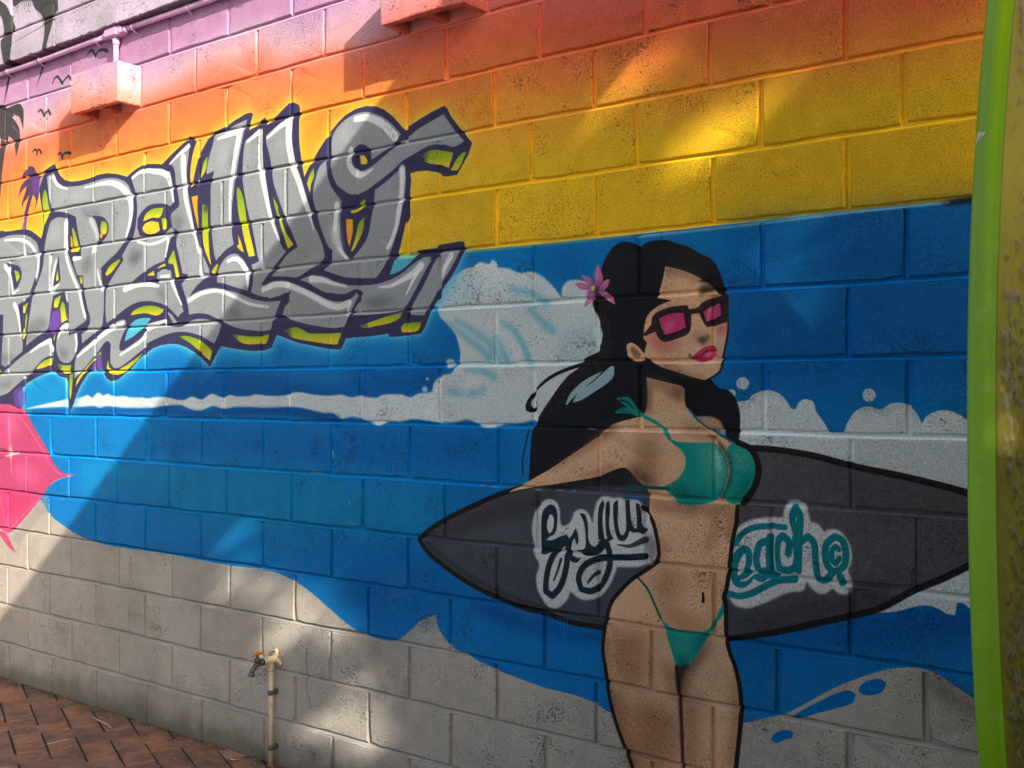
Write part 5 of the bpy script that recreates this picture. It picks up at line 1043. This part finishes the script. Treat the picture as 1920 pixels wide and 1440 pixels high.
for (x, y, a, b) in cells:
    g = .0042
    q = [(x + 0, y + 0), (x + a, y), (x + a, y + b), (x, y + b)]
    sg = [(1, 1), (-1, 1), (-1, -1), (1, -1)]
    poly = []
    for (px_, py_), (sx_, sy_) in zip(q, sg):
        # ANC is the corner (x=2, y=0) of the H brick at the origin
        l = Vector(((px_ - 2) * UW + sx_ * (g + random.uniform(-.001, .0012)), py_ * UW + sy_ * (g + random.uniform(-.001, .0012))))
        poly.append(ANC + PX_ * l.x + QX_ * l.y)
    poly = clip_poly(poly, Vector((0, 1)), -.006); 
    if len(poly) >= 3: poly = clip_poly(poly, KN, KOFF - .006)
    if len(poly) < 3 or area(poly) < .0006: continue
    c_ = sum(poly, Vector((0, 0))) / len(poly)
    if not (-5.2 < c_.x < -1.3): continue
    bricks.append((c_, poly))
for (c_, poly) in bricks:
    z = random.uniform(-.0025, .0015); mb = MB().prism([p - c_ for p in poly], .05, (0, 0, -.05), (1, 0, 0), (0, 1, 0), (0, 0, 1), .0035)
    mt = pale if (c_ - Vector((-2.62, -.045))).length < .075 else brick_mat
    o = obj('paving_brick', mb.v, mb.f, mt, pav, loc=(c_.x, c_.y, z)); o.rotation_euler = (random.gauss(0, .006), random.gauss(0, .006), 0)
obj('joint_bed', [(-5.5, -3, -.0065), (1.4, -3, -.0065), (1.4, .1, -.0065), (-5.5, .1, -.0065)], [(0, 1, 2, 3)], grit_mat, pav)
gm = Mat('pale_concrete', .85); gp = gm.n('NewGeometry').outputs['Position']
conc = gm.out(gm.mix(gm.noise(gp, 5, 5, .65), rgba(150, 150, 148), rgba(126, 125, 120)), gm.bump(gm.noise(gp, 120, 4), .002))
path = MB(); a_ = K0 - KD * 2.6; b_ = K0 + KD * 1.55
path.prism([(p.x, p.y) for p in (a_ + KN * 1.5, b_ + KN * 1.5, b_, a_)], .06, (0, 0, -.055), (1, 0, 0), (0, 1, 0), (0, 0, 1), .005)
tag(path.build('concrete_path', conc), kind='structure')
gd = tag(obj('ground', [(-60, -120, -.045), (60, -120, -.045), (60, 6, -.045), (-60, 6, -.045)], [(0, 1, 2, 3)], conc), kind='structure')

# litter on the bricks
dry = worn('dry_twig', rgba(186, 172, 152), rgba(140, 124, 104), .8, 80); leafm = worn('yellow_leaf', rgba(196, 190, 70), rgba(160, 150, 50), .6, 90)
def litter(name, mb, mat, at, label, cat):
    at = Vector(at); o = obj(name, [p - at for p in mb.v], mb.f, mat, loc=at); return tag(o, label, cat)
litter('twig', MB().tube([(-3.4357, -.1051, .0045), (-3.38, -.1235, .006), (-3.32, -.129, .005), (-3.27, -.136, .006), (-3.2199, -.1528, .0045)], [.002, .003, .0032, .003, .0018], 7), dry, (-3.32, -.13, .002), 'curved pale twig lying on the bricks near the wall', 'twig')
litter('twig', MB().tube([(-3.2425, -.4351, .004), (-3.237, -.40, .005), (-3.238, -.375, .004), (-3.2316, -.3412, .004)], [.0022, .0026, .0016, .001], 7), dry, (-3.24, -.39, .002), 'straight dry stalk lying further from the wall on the bricks', 'twig')
lf = MB(); V = []; F = []
for i in range(9):
    t = i / 8; c0 = Vector((-2.481 + .042 * t, -.101 + .022 * t + .010 * (2 * t - 1) ** 2, .006 + .006 * (2 * t - 1) ** 2)); wdt = .0065 * math.sin(math.pi * min(max(t, .04), .96))
    V += [c0 + Vector((.4, -.9, .3)) * wdt, c0 - Vector((0, 0, .002)), c0 + Vector((-.4, .9, .3)) * wdt]
for i in range(8):
    F += [(i * 3, i * 3 + 3, i * 3 + 4, i * 3 + 1), (i * 3 + 1, i * 3 + 4, i * 3 + 5, i * 3 + 2)]
litter('fallen_leaf', lf.add(V, F), leafm, (-2.46, -.09, .002), 'curled yellow leaf on the dark corner of the bricks', 'leaf')
cr = MB()
for i in range(260):
    x, y = random.uniform(-4.3, -2.3), -random.random() ** 2.2 * .7 - .010; s = random.uniform(.0014, .0042); h0 = .0015
    a = random.random() * 6.28; cr.add([(x + s * math.cos(a + t), y + s * .7 * math.sin(a + t), h0) for t in (0, 2.1, 4.2)] + [(x, y, h0 + s * .6)], [(0, 1, 3), (1, 2, 3), (2, 0, 3), (0, 2, 1)])
tag(cr.build('grit', worn('litter_grit', rgba(190, 170, 110), rgba(210, 206, 200), .8, 8)), kind='stuff')

# ------------------------------------------------------------------ surfboard stood on its tail in front of the wall
WD = Vector((.41, .912, 0)).normalized(); ND = Vector((.912, -.41, 0)).normalized()
RAIL0 = Vector((.534, -.784, 0)); HW = .28; CZ = 1.45; TOP = 2.82; TH = .062
SB0 = RAIL0 + WD * HW
board = empty('surfboard', SB0, 'green railed surfboard with a waxed olive deck, stood upright at the right edge', 'surfboard')
def half(z):
    if z >= CZ: return HW * max(.02, 1 - ((z - CZ) / (TOP - CZ)) ** 2.25)
    return HW * max(.05, 1 - .78 * ((CZ - z) / CZ) ** 2.5)
def rock(z): return .05 * max(0, (z - 1.7)) ** 2 + .03 * max(0, (.5 - z)) ** 2
zs = sorted(set([round(.004 + .03 * i, 4) for i in range(int(TOP / .03))] + [TOP - .02, TOP - .006]))
prof = [(.06, -.062)] + [(.020 * (1 - math.sqrt(max(0, 1 - ((q + .034) / .0285) ** 2))), q) for q in (-.0620, -.0605, -.057, -.052, -.045, -.037, -.029, -.021, -.014, -.009)] + [(.0115, -.0050), (.0128, -.0022), (.0142, -.0008), (.04, -.007)]
V = []; F = []; n = len(prof)
for z in zs:
    h = half(z); k = min(1, h / .1); o = ND * -rock(z)
    side = [SB0 + WD * (-h + min(a, h) ) + ND * (b * (.35 + .65 * k)) + o + Vector((0, 0, z)) for a, b in prof]
    other = [SB0 + WD * (h - min(a, h)) + ND * (b * (.35 + .65 * k)) + o + Vector((0, 0, z)) for a, b in prof]
    V += [p - SB0 for p in side + other[::-1]]
m2 = 2 * n
for i in range(len(zs) - 1):
    for q in range(m2):
        if q == n - 1: continue                        # the deck closes this gap
        a, b = q, (q + 1) % m2
        F.append((i * m2 + a, i * m2 + b, (i + 1) * m2 + b, (i + 1) * m2 + a))
F.append(tuple(range(m2 - 1, -1, -1))); F.append(tuple((len(zs) - 1) * m2 + q for q in range(m2)))
RM = Mat('green_resin', .3); rp = RM.n('NewGeometry').outputs['Position']
rc = RM.mix(RM.ramp(RM.noise(rp, 2.2, 4), .35, .7), rgba(112, 158, 4), rgba(132, 174, 10))
rc = RM.mix(RM.math('MULTIPLY', RM.ramp(RM.noise(rp, 15, 6, .75), .50, .74), .5), rc, rgba(150, 172, 84))
rs_ = RM.n('SeparateXYZ'); RM.l(rp, rs_.inputs[0])
RM.b.inputs['Coat Weight'].default_value = .1; RM.b.inputs['Coat Roughness'].default_value = .2
RM.b.inputs['Specular IOR Level'].default_value = .3
resin = RM.out(rc, RM.bump(RM.noise(rp, 60, 3), .0005), RM.math('ADD', .28, RM.math('MULTIPLY', RM.noise(rp, 8, 3), .2)))
ro = obj('rail', V, F, resin, board, smooth=True)
# deck, with clumps of wax standing on it
DM = Mat('waxed_deck', .55); dp = DM.n('NewGeometry').outputs['Position']; at = DM.n('Attribute'); at.attribute_name = 'wax'
wx = at.outputs['Fac']
dc = DM.mix(DM.ramp(DM.noise(dp, 3, 4), .35, .7), rgba(122, 120, 26), rgba(100, 90, 22))
dc = DM.mix(DM.math('MULTIPLY', DM.noise(dp, 50, 4, .7), .5), dc, rgba(118, 110, 36))
dc = DM.mix(wx, dc, DM.mix(DM.noise(dp, 120, 3), rgba(134, 124, 100), rgba(100, 92, 72)))
deckm = DM.out(dc, DM.bump(DM.noise(dp, 240, 3, .7), .0014), DM.ramp(wx, 0, 1, .6, .85))
DM.b.inputs['Specular IOR Level'].default_value = .2
dz_ = .0055; dzs = np.arange(.05, TOP - .03, dz_); nwid = 88; V = []; F = []; WX = []
for z in dzs:
    h = half(z) - .0136
    for j in range(nwid + 1):
        # the first columns are fine, where the deck is seen
        u = -h + min(.12, h * .6) * j / 60 if j <= 60 else -h + min(.12, h * .6) + (2 * h - min(.12, h * .6)) * (j - 60) / (nwid - 60)
        edge = min(u + h, h - u)
        f = mnoise.fractal(Vector((u * 75, z * 42, 1.0)), .8, 2.1, 3) * .62 + mnoise.noise(Vector((u * 7, z * 3.0, 4.0))) * .55 + mnoise.noise(Vector((u * 210, z * 190, 7.0))) * .28
        wv = max(0, min(1, (f - .06 + min(0, (edge - .018) * 22) + max(-.25, min(0, (.8 - abs(z - 1.2)) * .5))) / .22)); wv = wv * wv * (3 - 2 * wv)
        lift = min(edge / .015, 1)
        V.append(SB0 * 0 + WD * u + ND * (-rock(z) + .0004 + .0016 * min(edge / .02, 1) + wv * .0056 * lift + mnoise.noise(Vector((u * 90, z * 90, 2))) * .0012 * lift) + Vector((0, 0, z))); WX.append(wv)
k = nwid + 1
for i in range(len(dzs) - 1):
    for j in range(nwid): F.append((i * k + j, i * k + j + 1, (i + 1) * k + j + 1, (i + 1) * k + j))
do = obj('deck', V, F, deckm, board, smooth=True)
wa = do.data.attributes.new('wax', 'FLOAT', 'POINT'); wa.data.foreach_set('value', WX)
# a ding in the rail where the paint has gone
dg = MB(); zc_ = 1.45 + .50
dingm = worn('bare_ding', rgba(206, 196, 176), rgba(176, 160, 130), .8, 90)
hz = half(zc_); base_ = SB0 + WD * (-hz) + ND * -rock(zc_)
V = []; F = []
prs = [(.0052, -.0530), (.0010, -.0455), (-.0006, -.037), (-.0004, -.029)]
for i, (a, b) in enumerate(prs):
    t = i / 3; wz = .011 * (1 - t) ** .7 + .001
    for s_ in (-1, 0, 1):
        V.append(WD * (-half(zc_ + s_ * wz) + a) + ND * (b - rock(zc_)) + Vector((0, 0, zc_ + s_ * wz + t * .007)))
for i in range(3):
    for q in range(2): F.append((i * 3 + q, i * 3 + q + 1, i * 3 + 4 + q, i * 3 + 3 + q))
obj('ding', V, F, dingm, board)

# ------------------------------------------------------------------ what shades the wall: a lean-to roof and a broad-leaved tree, both out of the picture to the right
timber = worn('grey_timber', rgba(120, 110, 98), rgba(92, 84, 74), .8, 12)
roof = empty('lean_to_roof', (1.2, -.2, GZ + 2.0), 'timber lean to roof fixed high on the wall beyond the top of the picture', 'roof')
RX0, RX1, RY = .237, 1.35, -2.45
def rpart(mb, name, mat): return obj(name, [p - Vector((1.2, -.2, GZ + 2.0)) for p in mb.v], mb.f, mat, roof)
SLO = .774
nb = 7
for i in range(nb):
    x0 = RX0 + (RX1 - RX0) * i / nb; x1 = RX0 + (RX1 - RX0) * (i + 1) / nb
    mb = MB(); z0, z1 = GZ + 2.2, GZ + 2.2 + SLO * RY; t_ = .025
    if i < nb - 1: x1 += .002
    mb.add([(x0, 0, z0), (x1, 0, z0), (x1, RY, z1), (x0, RY, z1), (x0, 0, z0 + t_), (x1, 0, z0 + t_), (x1, RY, z1 + t_), (x0, RY, z1 + t_)], [(0, 1, 2, 3), (7, 6, 5, 4), (0, 4, 5, 1), (1, 5, 6, 2), (2, 6, 7, 3), (3, 7, 4, 0)])
    rpart(mb, 'roof_board', timber)
for y in (-.05, RY + .08):
    zz = GZ + 2.2 + SLO * y - .105; rpart(MB().box((RX0 + .01, y - .03, zz), (2.3, y + .03, zz + .095)), 'beam', timber)
for y in (-.05, RY + .08):
    zz = GZ + 2.2 + SLO * y - .105; rpart(MB().box((2.2, y - .045, -.02), (2.29, y + .045, zz - .003)), 'post', timber)

tree = empty('broad_leaved_tree', (6.6, -2.7, 0), 'broad leaved tree beyond the right edge that dapples the wall', 'tree')
bark = worn('bark', rgba(96, 80, 64), rgba(66, 56, 46), .9, 20); LM = Mat('leaf_green', .5); lp_ = LM.n('NewGeometry').outputs['Position']
leaf_mat = LM.out(LM.mix(LM.noise(lp_, 3, 3), rgba(58, 84, 34), rgba(84, 110, 44)))
# gaps in the crown: centre and half-size of the patch of sun each lets through to the wall (metres on the wall)
GAPS = [(-.551, GZ + .537, .19, .07), (-.40, GZ + .60, .10, .03), (-.43, GZ + .246, .21, .075), (-.80, GZ + .33, .12, .02), (-.62, GZ + .10, .08, .02), (-.261, GZ - .073, .18, .08), (-.182, GZ - .169, .18, .07), (-.17, GZ - .285, .15, .06), (-.02, GZ - .20, .12, .05), (-.02, GZ + .02, .12, .04), (-1.90, GZ - 1.36, .20, .12), (-1.78, GZ - 1.43, .14, .10), (-1.70, GZ - 1.72, .16, .12), (-2.27, GZ - 1.42, .12, .06), (-2.14, GZ - 1.26, .18, .07), (-2.05, GZ - 1.84, .17, .11), (-1.80, GZ - 1.50, .12, .06), (-2.36, GZ - 1.13, .12, .06), (-2.62, GZ - 1.32, .14, .06), (-2.45, GZ - 1.52, .16, .05), (-1.72, GZ - 1.62, .14, .06), (-2.5, GZ - 1.02, .12, .035), (-2.72, GZ - 1.14, .12, .035), (-1.45, GZ - 1.62, .10, .05), (-.95, GZ + .44, .12, .04), (-1.1, GZ + .55, .10, .03), (-.2, GZ + .38, .10, .04)]
V = []; F = []
def leaf(c_, size, nrm):
    n0 = nrm.normalized(); a = n0.orthogonal().normalized(); a = (Matrix.Rotation(random.random() * 6.28, 3, n0) @ a); b = n0.cross(a); i = len(V)
    for (s, t, d) in ((-1, 0, 0), (-.3, .36, .05), (.45, .30, .05), (1, 0, -.05), (.45, -.30, .05), (-.3, -.36, .05)):
        V.append(c_ + a * (s * size) + b * (t * size) + n0 * (d * size))
    F.append((i, i + 1, i + 2, i + 3)); F.append((i, i + 3, i + 4, i + 5))
def try_leaf(P):
    D = random.uniform(7.6, 10.4); leaf(P - SUN * D, random.uniform(.10, .19), -SUN + Vector((random.gauss(0, .55), random.gauss(0, .55), random.gauss(0, .55))))
def in_gap(u, z):
    for gx, gz, a, b in GAPS:
        ddx, ddz = u - gx, z - gz; rx = (ddx * .88 + ddz * .47) / (a + .10); rz = (-ddx * .47 + ddz * .88) / (b + .075)
        if rx * rx + rz * rz < 1: return True
    return False
cnt = 0
while cnt < 5200:
    u, z = random.uniform(-4.7, 1.6), random.uniform(-.3, GZ + 1.5)
    ub = .85 - 2.7 * (GZ + 2.2 - z) / 2.234           # right-hand limit of the roof's own shade
    if u < ub: continue
    if in_gap(u, z): continue
    try_leaf(Vector((u, 0, z))); cnt += 1
for _ in range(900):
    try_leaf(Vector((random.uniform(-4.0, -1.0), random.uniform(-1.8, 0), 0)))
for _ in range(700):
    P_ = Vector((random.uniform(.2, 1.1), random.uniform(-1.0, -.1), random.uniform(0, 2.9))); Wp = P_ + SUN * (-P_.y / SUN.y)
    if not in_gap(Wp.x, Wp.z): try_leaf(P_)
fo = obj('crown', [p - Vector((6.6, -2.7, 0)) for p in V], F, leaf_mat, tree)
tr = MB(); tr.tube([(6.6, -2.7, -.1), (6.55, -2.7, 1.2), (6.7, -2.75, 2.6), (6.6, -2.8, 4.2), (6.5, -2.8, 5.6)], [.22, .17, .15, .11, .05], 10)
for (dx, dy, dz, z) in ((-1.6, .2, 1.6, 2.8), (1.5, -.3, 1.4, 3.0), (-.9, -.6, 1.5, 3.8), (1.0, .5, 1.2, 4.1)):
    tr.tube([(6.65, -2.75, z), (6.65 + dx * .5, -2.75 + dy * .5, z + dz * .45), (6.65 + dx, -2.75 + dy, z + dz)], [.08, .05, .02], 8)
obj('trunk', [p - Vector((6.6, -2.7, 0)) for p in tr.v], tr.f, bark, tree, smooth=True)

blocker = empty('sky_blocker', (1.7, -2.2, 0), 'unseen paling fence closing the yard beyond the right edge', 'blocker')  # unseen palings added to cut sky light and darken the wall's right side
for i in range(36):
    y = -.3 - i * .122
    obj('paling', [p - Vector((1.7, -2.2, 0)) for p in MB().box((1.69, y - .058, -.02), (1.71, y + .058, 1.92 + random.uniform(-.01, .01)), .003).v], MB().box((1.69, y - .058, -.02), (1.71, y + .058, 1.92), .003).f, timber, blocker)
for z in (.4, 1.6):
    obj('blocker_rail', [p - Vector((1.7, -2.2, 0)) for p in MB().box((1.712, -4.6, z), (1.76, -.25, z + .07)).v], MB().box((0, 0, 0), (1, 1, 1)).f, timber, blocker)
